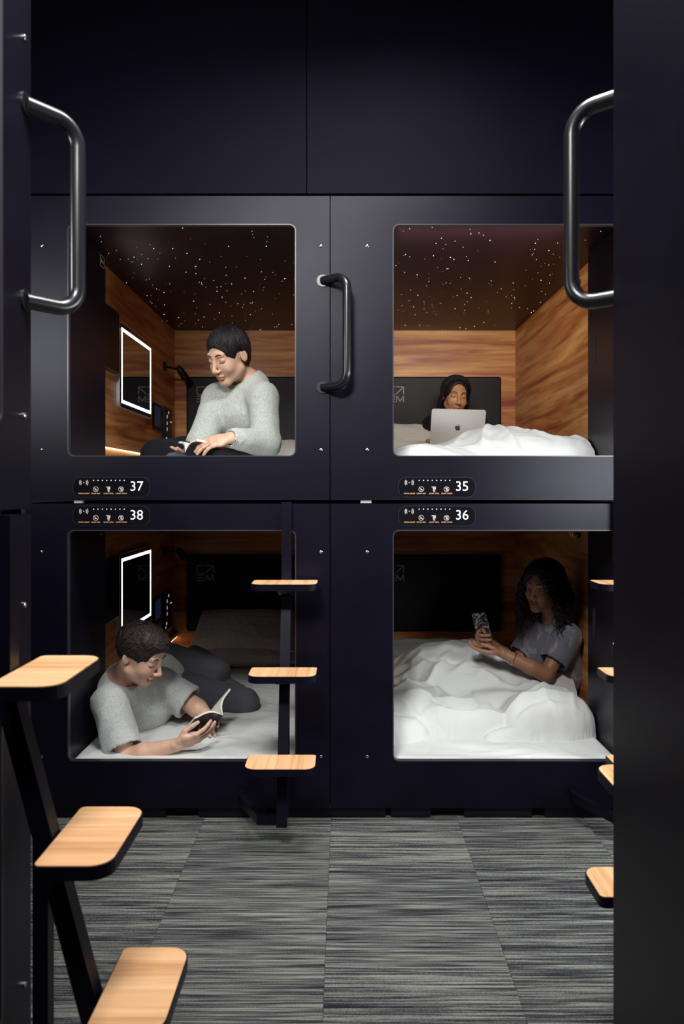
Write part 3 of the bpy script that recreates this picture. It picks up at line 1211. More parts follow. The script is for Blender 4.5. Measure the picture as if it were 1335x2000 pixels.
M['slate_jeans'] = cloth('slate_trousers', (0.070, 0.072, 0.092), scale=1200, sheen=0.05)
M['linen'] = cloth('white_linen', (0.60, 0.615, 0.62), scale=1400, strength=0.12, sheen=0.1, crease=0.28)
M['linen_grey'] = cloth('grey_pillow_linen', (0.60, 0.59, 0.60), scale=1400, strength=0.12, sheen=0.1, crease=0.5)
M['gold'] = plain('gold_jewel', (0.85, 0.55, 0.25), 0.2, metal=1.0)


def frame(f, roll=0.0):
    """head axes: columns right, forward, up"""
    f = unit(f)
    r = unit(np.cross(f, (0, 0, 1)))
    u = np.cross(r, f)
    a = math.radians(roll)
    r2 = r * math.cos(a) + u * math.sin(a)
    u2 = -r * math.sin(a) + u * math.cos(a)
    return np.stack([r2, f, u2], 1)


class Head:
    def __init__(self, c, R, s=1.0, jaw=1.0, fem=True, nose=1.0):
        self.c, self.R, self.s, self.fem, self.jaw, self.nose = V3(c, float), R, s, fem, jaw, nose
        self.solo = Solid()
        self.add(self.solo)

    def w(self, p):
        return self.c + self.R @ (V3(p, float) * self.s)

    def loc(self, P):
        return ((P - self.c) @ self.R) / self.s

    def add(self, S):
        s, R = self.s, self.R

        def ell(c, r, k=0.02, sub=False, L=None):
            S.ell(self.w(c), V3(r) * s, R if L is None else R @ L, k * s, sub)

        def cone(a, b, r1, r2, k=0.015, sub=False):
            S.cone(self.w(a), self.w(b), r1 * s, r2 * s, k * s, sub)
        j = self.jaw
        ell((0, -0.014, 0.030), (0.073, 0.092, 0.083), 0.02)
        ell((0, 0.030, -0.020), (0.060 * j, 0.060, 0.082), 0.03)
        ell((0, 0.012, -0.060), (0.054 * j, 0.056, 0.046), 0.03)
        for sg in (-1, 1):
            cone((sg * 0.052 * j, 0.004, -0.060), (sg * 0.016 * j, 0.064, -0.100), 0.016, 0.013, 0.025)
            ell((sg * 0.034, 0.060, -0.034), (0.024, 0.024, 0.026), 0.022)
        ell((0, 0.066, -0.100), (0.020, 0.017, 0.016), 0.020)
        cone((-0.034, 0.078, 0.026), (0.034, 0.078, 0.026), 0.010, 0.010, 0.018)
        for sg in (-1, 1):
            ell((sg * 0.031, 0.098, 0.004), (0.019, 0.016, 0.012), 0.012, True)
            ell((sg * 0.031, 0.0735, 0.0035), (0.0165, 0.0135, 0.0125), 0.004)
        n = self.nose
        cone((0, 0.088, 0.014), (0, 0.088 + 0.020 * n, -0.032), 0.0070, 0.0095, 0.012)
        ell((0, 0.091 + 0.019 * n, -0.037), (0.0095, 0.0090, 0.0085), 0.008)
        for sg in (-1, 1):
            ell((sg * 0.0115, 0.095 + 0.004 * n, -0.041), (0.0075, 0.010, 0.0070), 0.006)
        ell((0, 0.090, -0.056), (0.010, 0.006, 0.010), 0.008)
        ell((0, 0.0875, -0.0655), (0.0235, 0.0105, 0.0058), 0.005)
        ell((0, 0.0860, -0.0760), (0.0195, 0.0110, 0.0068), 0.005)
        ell((0, 0.100, -0.0708), (0.022, 0.012, 0.0016), 0.0025, True)
        for sg in (-1, 1):
            a = sg * math.radians(22)
            L = np.array([[math.cos(a), -math.sin(a), 0], [math.sin(a), math.cos(a), 0], [0, 0, 1]])
            ell((sg * 0.076, -0.014, -0.010), (0.0065, 0.0165, 0.0270), 0.006, L=L)
            ell((sg * 0.0818, -0.007, -0.006), (0.0040, 0.0085, 0.0155), 0.004, True, L=L)

    def surf(self, x, z, lift=0.0):
        """point on the face in front of (x, z), in world space"""
        ys = np.linspace(0.13, 0.02, 111)
        P = np.array([self.w((x, y, z)) for y in ys])
        d = self.solo.eval(P)
        hit = np.argmax(d < 0)
        return self.w((x, ys[hit] + lift, z))

    def lips(self, P):
        l = self.loc(P)
        zc = -0.0705 + np.abs(l[:, 0]) * 0.06
        return ((l[:, 0] / 0.0225) ** 2 + ((l[:, 2] - zc) / 0.0115) ** 2 < 1) & (l[:, 1] > 0.082)

    def features(self, parent, brow_mat, lash_mat, open_=0.35, gaze=(0, -0.3)):
        for sg in (-1, 1):
            br = MB()
            pts = [self.surf(sg * x, z, 0.0006) for x, z in ((0.012, 0.0235), (0.020, 0.0275), (0.030, 0.0300), (0.040, 0.0285), (0.048, 0.0235))]
            br.tube(pts, [0.0018 * self.s, 0.0030 * self.s, 0.0028 * self.s, 0.0022 * self.s, 0.0010 * self.s], 6)
            br.build('eyebrow', brow_mat, parent, True)
            zl = -0.0035
            if open_ > 0.15:
                ey = MB()
                cx = sg * 0.031
                h = 0.0050 * open_ / 0.35
                rows = []
                N = 9
                for k in range(N):
                    u = -1 + 2 * k / (N - 1)
                    x = cx + 0.0125 * u
                    hh = h * (1 - u * u)
                    rows.append((self.surf(x, zl - hh * 0.6, 0.0007), self.surf(x, zl + hh, 0.0007)))
                v = [tuple(p) for r in rows for p in r]
                f = [(2 * k, 2 * k + 2, 2 * k + 3, 2 * k + 1) for k in range(N - 1)]
                ey.add(v, f)
                eo = ey.build('eye', 'eye_white', parent, True)
                ir = MB()
                ix, iz = cx + gaze[0] * 0.006, zl + gaze[1] * 0.004
                c = self.surf(ix, iz, 0.0012)
                r = 0.0048
                ring = [self.surf(ix + r * math.cos(a), max(zl - h * 0.6, min(zl + h, iz + r * math.sin(a))), 0.0012) for a in np.linspace(0, 2 * math.pi, 13)[:-1]]
                ir.add([c] + ring, [(0, 1 + k, 1 + (k + 1) % 12) for k in range(12)])
                ir.build('iris', 'iris', eo, True)
            la = MB()
            h = 0.0050 * open_ / 0.35 if open_ > 0.15 else -0.004
            pts = []
            for u in np.linspace(-1, 1, 8):
                pts.append(self.surf(sg * 0.031 + 0.0145 * u, zl + h * (1 - u * u) - (0.001 if open_ > 0.15 else 0.0015), 0.0010))
            la.tube(pts, [0.0006 * self.s] + [0.0013 * self.s] * 6 + [0.0006 * self.s], 6)
            la.build('eyelashes', lash_mat, parent, True)


def hand(S, wrist, f, n, side, curls, length=0.175, spread=0.13, thumb=(0.5, 0.3), thumb_len=1.0, k=0.004):
    """wrist point, f towards the fingers, n out of the palm, side +1 when the thumb lies on cross(f, n)"""
    wrist = V3(wrist, float)
    f = unit(f)
    n = unit(V3(n, float) - f * float(unit(f) @ V3(n, float)))
    t = np.cross(f, n) * side                       # towards the thumb
    g = length / 0.175
    pl = 0.088 * g
    S.slab(wrist - f * 0.005, wrist + f * pl * 0.55, t, 0.026 * g, 0.018 * g, 0.036 * g, 0.0145 * g, 0.012)
    S.slab(wrist + f * pl * 0.45, wrist + f * pl * 0.92, t, 0.037 * g, 0.014 * g, 0.039 * g, 0.0115 * g, 0.012)
    tips = []
    spec = [(0.029, 0.072, 0.0078), (0.0100, 0.080, 0.0082), (-0.0095, 0.074, 0.0078), (-0.0285, 0.058, 0.0068)]
    for i, (off, L, r) in enumerate(spec):
        base = wrist + f * pl * (0.95 if i < 3 else 0.88) + t * off * g
        ang = (1.5 - i) * spread / 1.5
        d = unit(f * math.cos(ang) + t * math.sin(ang))
        p = base
        c = curls[i]
        rr = r * g
        S.cone(base - d * 0.03 * g, base, rr * 1.15, rr * 1.08, 0.006)
        a = 0.0
        for seg, fr in enumerate((0.45, 0.30, 0.25)):
            a += c * (0.9, 1.1, 0.7)[seg]
            dd = d * math.cos(a) + n * math.sin(a)
            q = p + dd * L * fr * g
            S.cone(p, q, rr * (1.06, 0.98, 0.92)[seg], rr * (0.98, 0.92, 0.80)[seg], k)
            p = q
        tips.append(p)
    b = wrist + f * pl * 0.22 + t * 0.022 * g + n * 0.004
    d1 = unit(f * 0.72 + t * (0.75 - thumb[0] * 0.6) + n * (0.15 + 0.7 * thumb[0]))
    m = b + d1 * 0.040 * g * thumb_len
    d2 = unit(f * 0.92 + t * (0.30 - thumb[1] * 0.7) + n * (0.10 + 0.5 * thumb[1]))
    e = m + d2 * 0.032 * g * thumb_len
    h2 = e + unit(d2 + f * 0.2) * 0.024 * g * thumb_len
    S.cone(b, m, 0.0135 * g, 0.0105 * g, 0.010)
    S.cone(m, e, 0.0100 * g, 0.0092 * g, k)
    S.cone(e, h2, 0.0092 * g, 0.0074 * g, k)
    return tips


def strands(paths, r, n=5):
    mb = MB()
    for p, k in paths:
        m = len(p)
        mb.tube(p, [r * k * (0.55 + 0.45 * min(1, 4 * i / m)) * (1 if i < m * 0.6 else max(0.12, 1 - (i - m * 0.6) / (m * 0.4))) for i in range(m)], n, cap=False)
    v = np.array([tuple(p) for p in mb.v])
    q = np.array(mb.f)
    return v, q


def join_np(parts):
    vs_, qs_, o = [], [], 0
    for v, q in parts:
        vs_.append(v)
        qs_.append(q + o)
        o += len(v)
    return np.concatenate(vs_), np.concatenate(qs_)


def on_scalp(hd, d, lift):
    """point above the skull in direction d (head axes)"""
    d = unit(d)
    c = V3((0, -0.014, 0.030))
    r = V3((0.073, 0.092, 0.083)) + lift
    t = 1 / math.sqrt(sum((d[i] / r[i]) ** 2 for i in range(3)))
    return hd.w(c + d * t)


def on_solid(S, hd, dirs, lift):
    """points just above a hair mass in the given directions (head axes)"""
    dirs = np.asarray(dirs, float)
    dirs = dirs / np.linalg.norm(dirs, axis=1)[:, None]
    c = V3((0, -0.014, 0.030))
    rad = np.linspace(0.060, 0.150, 46)
    P = (c + dirs[:, None, :] * rad[None, :, None]).reshape(-1, 3) * hd.s
    W = hd.c + P @ hd.R.T
    d = S.eval(W).reshape(len(dirs), -1)
    last = np.where((d < 0).any(1), len(rad) - 1 - np.argmax((d < 0)[:, ::-1], axis=1), 12)
    return hd.c + ((c + dirs * (rad[last] + lift)[:, None]) * hd.s) @ hd.R.T


def scalp_paths(hd, n, crown, ends, lift, seed, m=9, jitter=0.003, wave=0.0, extra=None):
    """strands that start near the crown direction and lie along the skull to end directions"""
    rnd = np.random.RandomState(seed)
    out = []
    for i in range(n):
        e = unit(ends(rnd))
        c = unit(V3(crown) + rnd.normal(size=3) * 0.16)
        lf = lift + rnd.uniform(-jitter, jitter)
        ph = rnd.uniform(0, 6.3)
        pts = []
        for k in range(m):
            t = k / (m - 1)
            d = c * (1 - t) + e * t
            d = unit(d) + wave * np.array([math.sin(ph + t * 9), math.cos(ph + t * 8), math.sin(ph * 2 + t * 7)])
            pts.append(on_scalp(hd, d, lf + 0.006 * math.sin(math.pi * t)))
        if extra is not None:
            pts += extra(hd, e, pts[-1], rnd)
        out.append((pts, rnd.uniform(0.7, 1.3)))
    return out


def set_smooth_obj(name, vq, mats, parent, mi=None, **props):
    return link(name, np_mesh(name, vq[0], vq[1], mats, mi), parent, **props)

# ------------------------------------------------------------------ bedding
ZML, ZMU = 0.222, 1.416        # mattress tops


def grid_mesh(x0, x1, y0, y1, fn, step, keep=None):
    nx, ny = int((x1 - x0) / step) + 1, int((y1 - y0) / step) + 1
    X, Y = np.meshgrid(np.linspace(x0, x1, nx), np.linspace(y0, y1, ny), indexing='ij')
    Zs = fn(X, Y)
    v = np.stack([X, Y, Zs], -1).reshape(-1, 3)
    i = np.arange(nx * ny).reshape(nx, ny)
    q = np.stack([i[:-1, :-1], i[1:, :-1], i[1:, 1:], i[:-1, 1:]], -1).reshape(-1, 4)
    if keep is not None:
        kp = keep(X, Y, Zs).reshape(-1)
        q = q[kp[q].any(1)]
        used = np.unique(q)
        re = np.full(len(v), -1)
        re[used] = np.arange(len(used))
        v, q = v[used], re[q]
    return v, q


def mattress(label, x0, x1, y0, y1, zb, zt, seed):
    def top(X, Y):
        e = np.minimum.reduce([X - x0, x1 - X, Y - y0, y1 - Y])
        rnd = np.clip(e / 0.022, 0, 1)
        edge = -(0.022) * (1 - np.sqrt(np.clip(1 - (1 - rnd) ** 2, 0, 1)))
        w = folds(X * 0.8 + seed, Y * 2.0, X * 0 + seed, 3.2) * 0.0045 + pnoise(X * 4 + seed, Y * 9) * 0.003
        w += 0.003 * folds(X + Y * 0.4, Y * 0.7 + seed, 0 * X, 6.0)
        return zt + edge + w * np.clip(e / 0.03, 0, 1) - 0.002
    v, q = grid_mesh(x0, x1, y0, y1, top, 0.008)
    t = thing('mattress', label, 'mattress', ((x0 + x1) / 2, (y0 + y1) / 2, zb), 0, 'mattresses in the pods')
    o = V3(((x0 + x1) / 2, (y0 + y1) / 2, zb))
    set_smooth_obj('fitted_sheet', (v - o, q), 'linen', t)
    m = MB()
    m.box(x0 - o[0], x1 - o[0], y0 - o[1], y1 - o[1], 0, zt - 0.024 - zb)
    m.build('mattress_core', 'linen', t)


for lab, ox, zb, zt, sd in (('white sheeted mattress under the man reading in pod 38', XL, ZL + 0.0505, ZML, 1.3),
                            ('white sheeted mattress under the crumpled duvet in pod 36', XR, ZL + 0.0505, ZML, 4.1),
                            ('mattress in pod 37 under the cross-legged reader', XL, ZU + 0.0505, ZMU, 2.2),
                            ('mattress in pod 35 under the laptop user', XR, ZU + 0.0505, ZMU, 6.6)):
    mattress(lab, ox + 0.242, ox + 1.160, YF + 0.026, YF + 2.04, zb, zt, sd)


def pillow(label, c, sx, sy, h, rot, mat='linen', seed=0.0, group='pillows in the pods', tilt=0.0):
    N = 64
    u = np.linspace(-1, 1, N)
    U, W = np.meshgrid(u, u, indexing='ij')
    pin = 1 - 0.10 * (1 - U ** 2) * (W ** 2) ** 0.5 * np.abs(W)
    X = U * sx / 2 * (1 - 0.07 * (1 - W ** 2) * np.abs(U) ** 3 * -1 - 0.06 * (1 - np.abs(W)))
    Y = W * sy / 2 * (1 - 0.06 * (1 - np.abs(U)))
    prof = (np.clip(1 - np.abs(U) ** 2.6, 0, 1) * np.clip(1 - np.abs(W) ** 2.6, 0, 1)) ** 0.55
    wr = folds(U * 0.9 + seed, W * 0.9, 0 * U + seed, 1.9) * 0.07 + folds(U * 1.2, W * 1.2 + seed, 0 * U, 4.0) * 0.035
    edge = np.clip((1 - np.maximum(np.abs(U), np.abs(W))) * 6, 0, 1)
    T = h / 2 * prof * (1 + wr * edge * 1.2) + 0.003
    top = np.stack([X, Y, T], -1).reshape(-1, 3)
    bot = np.stack([X, Y, -T], -1).reshape(-1, 3)
    i = np.arange(N * N).reshape(N, N)
    q1 = np.stack([i[:-1, :-1], i[1:, :-1], i[1:, 1:], i[:-1, 1:]], -1).reshape(-1, 4)
    q2 = q1[:, ::-1] + N * N
    b = np.concatenate([i[:, 0], i[-1, 1:], i[-2::-1, -1], i[0, -2:0:-1]])
    q3 = np.stack([b, np.roll(b, -1), np.roll(b, -1) + N * N, b + N * N], -1)[:, ::-1]
    me = np_mesh('pillow', np.concatenate([top, bot]), np.concatenate([q1, q2, q3]), mat)
    o = link('pillow', me, None, label=label, category='pillow', group=group)
    o.location = c
    o.rotation_euler = rot
    return o


# two pillows behind the man, one behind the reader above, two in the right-hand pods
pillow('lower grey pillow under another at the head of pod 38', (-0.615, 4.62, ZML + 0.052), 0.66, 0.44, 0.115, (math.radians(2), 0, 0.02), 'linen_grey', 1.0)
pillow('grey pillow propped against the headboard behind the reading man', (-0.625, 4.71, ZML + 0.178), 0.64, 0.44, 0.150, (math.radians(24), 0, -0.03), 'linen_grey', 5.0)
pillow('white pillow behind the seated reader in pod 37', (-0.42, 4.60, ZMU + 0.095), 0.52, 0.42, 0.16, (math.radians(18), 0, 0.0), 'linen', 8.0)
pillow('white pillow beside the laptop user in pod 35', (0.375, 4.50, ZMU + 0.150), 0.40, 0.46, 0.14, (math.radians(38), 0, 0.1), 'linen', 3.0)
pillow('white pillow glowing yellow from the strip light in pod 36', (0.50, 4.45, ZML + 0.075), 0.62, 0.42, 0.14, (math.radians(10), 0, 0.05), 'linen', 2.0)


def dome(X, Y, cx, cy, rx, ry, h, rot=0.0, p=2.0, e=0.5):
    a = math.radians(rot)
    dx, dy = X - cx, Y - cy
    u = (dx * math.cos(a) + dy * math.sin(a)) / rx
    v = (-dx * math.sin(a) + dy * math.cos(a)) / ry
    return h * np.clip(1 - (np.abs(u) ** p + np.abs(v) ** p), 0, 1) ** e


def ridge(X, Y, pts, w, h):
    """a fold along a polyline"""
    best = np.full(X.shape, 9.0)
    tt = np.zeros(X.shape)
    n = len(pts) - 1
    for i, (a, b) in enumerate(zip(pts[:-1], pts[1:])):
        ax, ay = a
        bx, by = b[0] - ax, b[1] - ay
        t = np.clip(((X - ax) * bx + (Y - ay) * by) / (bx * bx + by * by), 0, 1)
        d = np.hypot(X - ax - t * bx, Y - ay - t * by)
        m = d < best
        best = np.where(m, d, best)
        tt = np.where(m, (i + t) / n, tt)
    return h * np.exp(-(best / w) ** 1.5) * np.sin(math.pi * np.clip(tt, 0.04, 0.96)) ** 0.5


def smax(a, b, k):
    h = np.maximum(k - np.abs(a - b), 0) / k
    m = np.maximum(a, b)
    return m + h * h * k * 0.25 * np.clip(np.minimum(a, b) / (0.5 * k), 0, 1)


def duvet(name, label, zt, x0, x1, y0, y1, fn, step=0.005):
    def z(X, Y):
        h = fn(X, Y)
        for _ in range(3):                       # soften, as filled cloth does
            g = h.copy()
            g[1:-1, 1:-1] = (4 * h[1:-1, 1:-1] + h[:-2, 1:-1] + h[2:, 1:-1] + h[1:-1, :-2] + h[1:-1, 2:]) / 8
            h = np.where(h > 0, g, 0)
        return np.where(h > 0, zt + h, zt - 0.003)
    v, q = grid_mesh(x0, x1, y0, y1, z, step, keep=lambda X, Y, Z_: Z_ > zt)
    o = V3(((x0 + x1) / 2, (y0 + y1) / 2, zt))
    me = np_mesh(name, v - o, q, 'linen')
    return link(name, me, None, tuple(o), label=label, category='duvet', group='white duvets')


def fold_noise(X, Y, s):
    a = folds(X * 0.8 + s, Y * 1.3, 0 * X + s, 4.2, 0.9) * 0.013
    b = folds(X * 1.1, Y * 0.9 + s, 0 * X + s * 2, 9.0, 0.8) * 0.0060
    return a + b


def duvet36(X, Y):
    Y = Y - 0.045
    h = dome(X, Y, 0.60, 3.74, 0.46, 0.40, 0.290, 10, 2, 0.62)           # raised knees
    h = smax(h, dome(X, Y, 0.95, 3.55, 0.32, 0.18, 0.195, 8, 2, 0.5), 0.02)   # thighs running to the hips
    h = smax(h, dome(X, Y, 0.36, 3.75, 0.30, 0.50, 0.165, -10, 2, 0.6), 0.05)
    h = smax(h, dome(X, Y, 0.70, 3.42, 0.30, 0.12, 0.150, -4, 2, 0.5), 0.008)
    h = smax(h, dome(X, Y, 0.33, 3.37, 0.26, 0.17, 0.150, 12, 2, 0.5), 0.008)
    h = smax(h, dome(X, Y, 0.50, 3.26, 0.27, 0.105, 0.118, -6, 2, 0.5), 0.015)  # bunched front
    h = smax(h, dome(X, Y, 0.905, 3.245, 0.215, 0.145, 0.172, 4, 2.3, 0.5), 0.012)   # big roll on the right
    h = smax(h, dome(X, Y, 0.22, 3.20, 0.17, 0.13, 0.085, 20, 2, 0.5), 0.015)
    h = smax(h, dome(X, Y, 0.80, 3.165, 0.20, 0.060, 0.060, 10, 2, 0.5), 0.008)
    m = np.clip(h / 0.05, 0, 1)
    r = 0
    for pts, w, a in (([(0.52, 3.58), (0.40, 3.45), (0.22, 3.38)], 0.020, 0.024),
                      ([(0.62, 3.50), (0.78, 3.42), (0.98, 3.44)], 0.016, 0.020),
                      ([(0.30, 3.32), (0.48, 3.27), (0.66, 3.29)], 0.014, 0.018),
                      ([(0.36, 3.22), (0.52, 3.19), (0.66, 3.22)], 0.012, 0.014),
                      ([(0.74, 3.20), (0.88, 3.29), (1.05, 3.33)], 0.018, 0.012),
                      ([(0.72, 3.16), (0.84, 3.20), (1.02, 3.20)], 0.016, -0.014),
                      ([(0.22, 3.30), (0.30, 3.22), (0.42, 3.16)], 0.012, 0.014),
                      ([(0.66, 3.70), (0.62, 3.55), (0.50, 3.46)], 0.018, 0.012),
                      ([(0.70, 3.62), (0.82, 3.52), (1.02, 3.46)], 0.014, 0.012),
                      ([(0.92, 3.34), (0.88, 3.24), (0.92, 3.14)], 0.016, 0.010),
                      ([(0.99, 3.33), (1.02, 3.24), (1.00, 3.15)], 0.014, 0.010),
                      ([(0.44, 3.36), (0.40, 3.28), (0.46, 3.20)], 0.011, -0.014),
                      ([(0.58, 3.38), (0.62, 3.30), (0.56, 3.21)], 0.011, -0.012),
                      ([(0.36, 3.66), (0.46, 3.56), (0.66, 3.52)], 0.015, -0.013),
                      ([(0.30, 3.56), (0.26, 3.46), (0.32, 3.36)], 0.012, 0.014)):
        r = r + ridge(X, Y, pts, w, a)
    return np.where(h > 0, h + m * (r * 1.35 + fold_noise(X, Y, 1.7) * 1.25), 0)


def duvet35(X, Y):
    h = dome(X, Y, 0.74, 3.62, 0.30, 0.42, 0.180, 0, 2, 0.7)
    h = smax(h, dome(X, Y, 0.98, 3.50, 0.24, 0.30, 0.120, -12, 2.6, 0.5), 0.07)
    h = smax(h, dome(X, Y, 0.42, 3.55, 0.32, 0.40, 0.082, 0, 2, 0.6), 0.05)
    h = smax(h, dome(X, Y, 0.62, 3.90, 0.32, 0.42, 0.130, 0, 2, 0.6), 0.05)
    h = smax(h, dome(X, Y, 0.33, 3.30, 0.16, 0.20, 0.075, 0, 2, 0.6), 0.03)
    m = np.clip(h / 0.05, 0, 1)
    r = 0
    for pts, w, a in (([(0.72, 3.62), (0.64, 3.40), (0.60, 3.22)], 0.016, 0.026),
                      ([(0.74, 3.62), (0.74, 3.40), (0.76, 3.24)], 0.014, 0.022),
                      ([(0.76, 3.62), (0.88, 3.44), (0.98, 3.30)], 0.016, 0.020),
                      ([(0.70, 3.66), (0.54, 3.50), (0.46, 3.30)], 0.018, 0.022),
                      ([(0.40, 3.52), (0.50, 3.36), (0.62, 3.28)], 0.012, 0.014),
                      ([(1.02, 3.60), (1.08, 3.42), (1.10, 3.30)], 0.016, 0.016)):
        r = r + ridge(X, Y, pts, w, a)
    return np.where(h > 0, h + m * (r + fold_noise(X, Y, 5.2)), 0)


duvet('duvet', 'large crumpled white duvet over the knees of the woman with the phone', ZML, XR + 0.245, XR + 1.158, 3.02, 4.30, duvet36, 0.005)
duvet('duvet', 'white duvet heaped in front of the laptop in pod 35', ZMU, XR + 0.245, XR + 1.158, 3.02, 4.35, duvet35, 0.006)

# ------------------------------------------------------------------ the four guests


def A(px, py, Y):
    return np.array(at(px, py, Y))


def mixp(a, b, t):
    return V3(a) * (1 - t) + V3(b) * t


def body_solid(S, hd, J, g=1.0, b=1.0):
    """trunk, arms and legs; g overall build, b trunk breadth"""
    sd, hs = unit(J['ls'] - J['rs']), unit(J['lh'] - J['rh'])
    S.slab(J['pelvis'], J['waist'], hs, 0.150 * b, 0.105 * g, 0.118 * b, 0.088 * g, 0.04)
    S.slab(J['waist'], J['chest'], sd, 0.120 * b, 0.088 * g, 0.142 * b, 0.102 * g, 0.04)
    S.slab(J['chest'], mixp(J['chest'], J['neck'], 0.85), sd, 0.140 * b, 0.100 * g, 0.095 * b, 0.066 * g, 0.04)
    S.cone(J['neck'], hd.w((0, -0.022, -0.055)), 0.050 * g, 0.047 * g, 0.035)
    for s in 'lr':
        S.cone(J['neck'] + V3((0, 0, -0.03)), J[s + 's'], 0.046 * g, 0.050 * g, 0.045)
        S.cone(J[s + 's'], J[s + 'e'], 0.047 * g, 0.037 * g, 0.02)
        S.cone(J[s + 'e'], mixp(J[s + 'e'], J[s + 'w'], 0.35), 0.038 * g, 0.038 * g, 0.015)
        S.cone(mixp(J[s + 'e'], J[s + 'w'], 0.35), J[s + 'w'], 0.038 * g, 0.0245 * g, 0.015)
        S.cone(J[s + 'h'], J[s + 'k'], 0.082 * g, 0.054 * g, 0.03)
        S.cone(J[s + 'k'], mixp(J[s + 'k'], J[s + 'a'], 0.35), 0.053 * g, 0.054 * g, 0.02)
        S.cone(mixp(J[s + 'k'], J[s + 'a'], 0.35), J[s + 'a'], 0.054 * g, 0.036 * g, 0.02)
        S.slab(J[s + 'a'], J[s + 't'], (0.3, 1, 0), 0.034 * g, 0.034 * g, 0.040 * g, 0.020 * g, 0.02)


def shirt_solid(hd, J, inf, sleeve, g=1.0, b=1.0, hem=0.75, loose=0.0, collar=0.064):
    S = Solid()
    sd, hs = unit(J['ls'] - J['rs']), unit(J['lh'] - J['rh'])
    low = mixp(J['waist'], J['pelvis'], hem)
    S.slab(low, J['waist'], hs, 0.140 * b + inf + loose, 0.10 * g + inf + loose, 0.122 * b + inf + loose, 0.09 * g + inf + loose, 0.04)
    S.slab(J['waist'], J['chest'], sd, 0.122 * b + inf + loose, 0.09 * g + inf + loose, 0.143 * b + inf, 0.103 * g + inf, 0.05)
    S.slab(J['chest'], mixp(J['chest'], J['neck'], 0.86), sd, 0.142 * b + inf, 0.101 * g + inf, 0.100 * b + inf, 0.066 * g + inf, 0.05)
    for s in 'lr':
        S.cone(J['neck'] + V3((0, 0, -0.035)), J[s + 's'], 0.047 * g + inf, 0.051 * g + inf, 0.055)
        if sleeve > 0.99:
            el, w = J[s + 'e'], J[s + 'w']
            S.cone(J[s + 's'], el, 0.050 * g + inf + loose * 0.4, 0.046 * g + inf + loose * 0.6, 0.03)
            S.cone(el, mixp(el, w, 0.86), 0.045 * g + inf + loose * 0.6, 0.030 * g + inf + loose * 0.2, 0.03)
            S.cone(mixp(el, w, 0.84), mixp(el, w, 0.95), 0.028 * g + inf, 0.027 * g + inf * 0.8, 0.008)
            S.cone(mixp(el, w, 0.925), mixp(el, w, 1.1), 0.0255 * g + inf * 0.35, 0.0275 * g + inf * 0.4, 0.003, True)
        else:
            en = mixp(J[s + 's'], J[s + 'e'], sleeve)
            S.cone(J[s + 's'], en, 0.051 * g + inf + loose * 0.3, 0.049 * g + inf + loose, 0.03)
            S.cone(mixp(J[s + 's'], J[s + 'e'], sleeve - 0.02), mixp(J[s + 's'], J[s + 'e'], sleeve + 0.4), 0.046 * g + inf * 0.5 + loose * 0.6,
                   0.075 * g + inf + loose, 0.012, True)
            ax = unit(J[s + 'e'] - J[s + 's'])
    nk = unit(hd.w((0, -0.022, -0.055)) - J['neck'])
    S.cone(J['neck'] + nk * 0.012, J['neck'] + nk * 0.20, collar, collar + 0.05, 0.006, True)
    return S


def trouser_solid(J, inf, g=1.0, b=1.0, cuff=0.94):
    S = Solid()
    hs = unit(J['lh'] - J['rh'])
    S.slab(J['pelvis'], mixp(J['pelvis'], J['waist'], 0.7), hs, 0.152 * b + inf, 0.108 * g + inf, 0.128 * b + inf, 0.09 * g + inf, 0.04)
    for s in 'lr':
        S.cone(J[s + 'h'], J[s + 'k'], 0.084 * g + inf, 0.058 * g + inf, 0.03)
        S.cone(J[s + 'k'], mixp(J[s + 'k'], J[s + 'a'], cuff), 0.058 * g + inf, 0.044 * g + inf, 0.02)
    return S


def make_person(label, base, hd, J, skin_mat, lip_mat, hands, fine_hands, g=1.0, b=1.0):
    t = thing('person', label, 'person', tuple(base), 0, 'guests in the pods')
    o = V3(base, float)
    S = Solid()
    body_solid(S, hd, J, g, b)
    hd.add(S)
    for h in hands:
        hand(S, **h)
    fine = [(hd.c, 0.135)] + [(V3(c), r) for c, r in fine_hands]
    v, q = S.mesh(0.0085, fine, 0.0027)
    fc = v[q].mean(1)
    mi = hd.lips(fc).astype(np.int32)
    body = set_smooth_obj('body', (v - o, q), [skin_mat, lip_mat], t, mi)
    return t, o, body


def wear(name, S, t, o, mat, step, amp, freq, label=None, along=None, cut=None, fine=()):
    v, q = S.mesh(step, fine, step)
    v = crumple(v, q, amp, freq, along)
    return set_smooth_obj(name, (v - o, q), mat, t, label=label)


def shift(obj, o):
    """child meshes made in world space move into the person's space"""
    obj.location = tuple(-o)


class Under:
    """collects children built in world space under a person whose Empty stands at o"""

    def __init__(self, t, o):
        self.t, self.o = t, o

    def fix(self):
        for c in self.t.children:
            if c.get('_w'):
                c.location = tuple(-self.o)
                del c['_w']


def add_features(hd, t, o, **kw):
    before = set(t.children)
    hd.features(t, **kw)
    for c in t.children:
        if c not in before:
            c.location = tuple(-o)


def hair_cap(hd, face, lift=0.013, back=None, extra=None, face_k=0.01):
    """smooth hair mass: the inflated skull minus the face"""
    S = Solid()
    s = hd.s
    S.ell(hd.w((0, -0.016, 0.032)), (V3((0.073, 0.092, 0.083)) + lift) * s, hd.R, 0.02)
    if back:
        for (c, r) in back:
            S.ell(hd.w(c), V3(r) * s, hd.R, 0.025)
    for (c, r) in face:
        S.ell(hd.w(c), V3(r) * s, hd.R, face_k, True)
    if extra:
        extra(S)
    return S


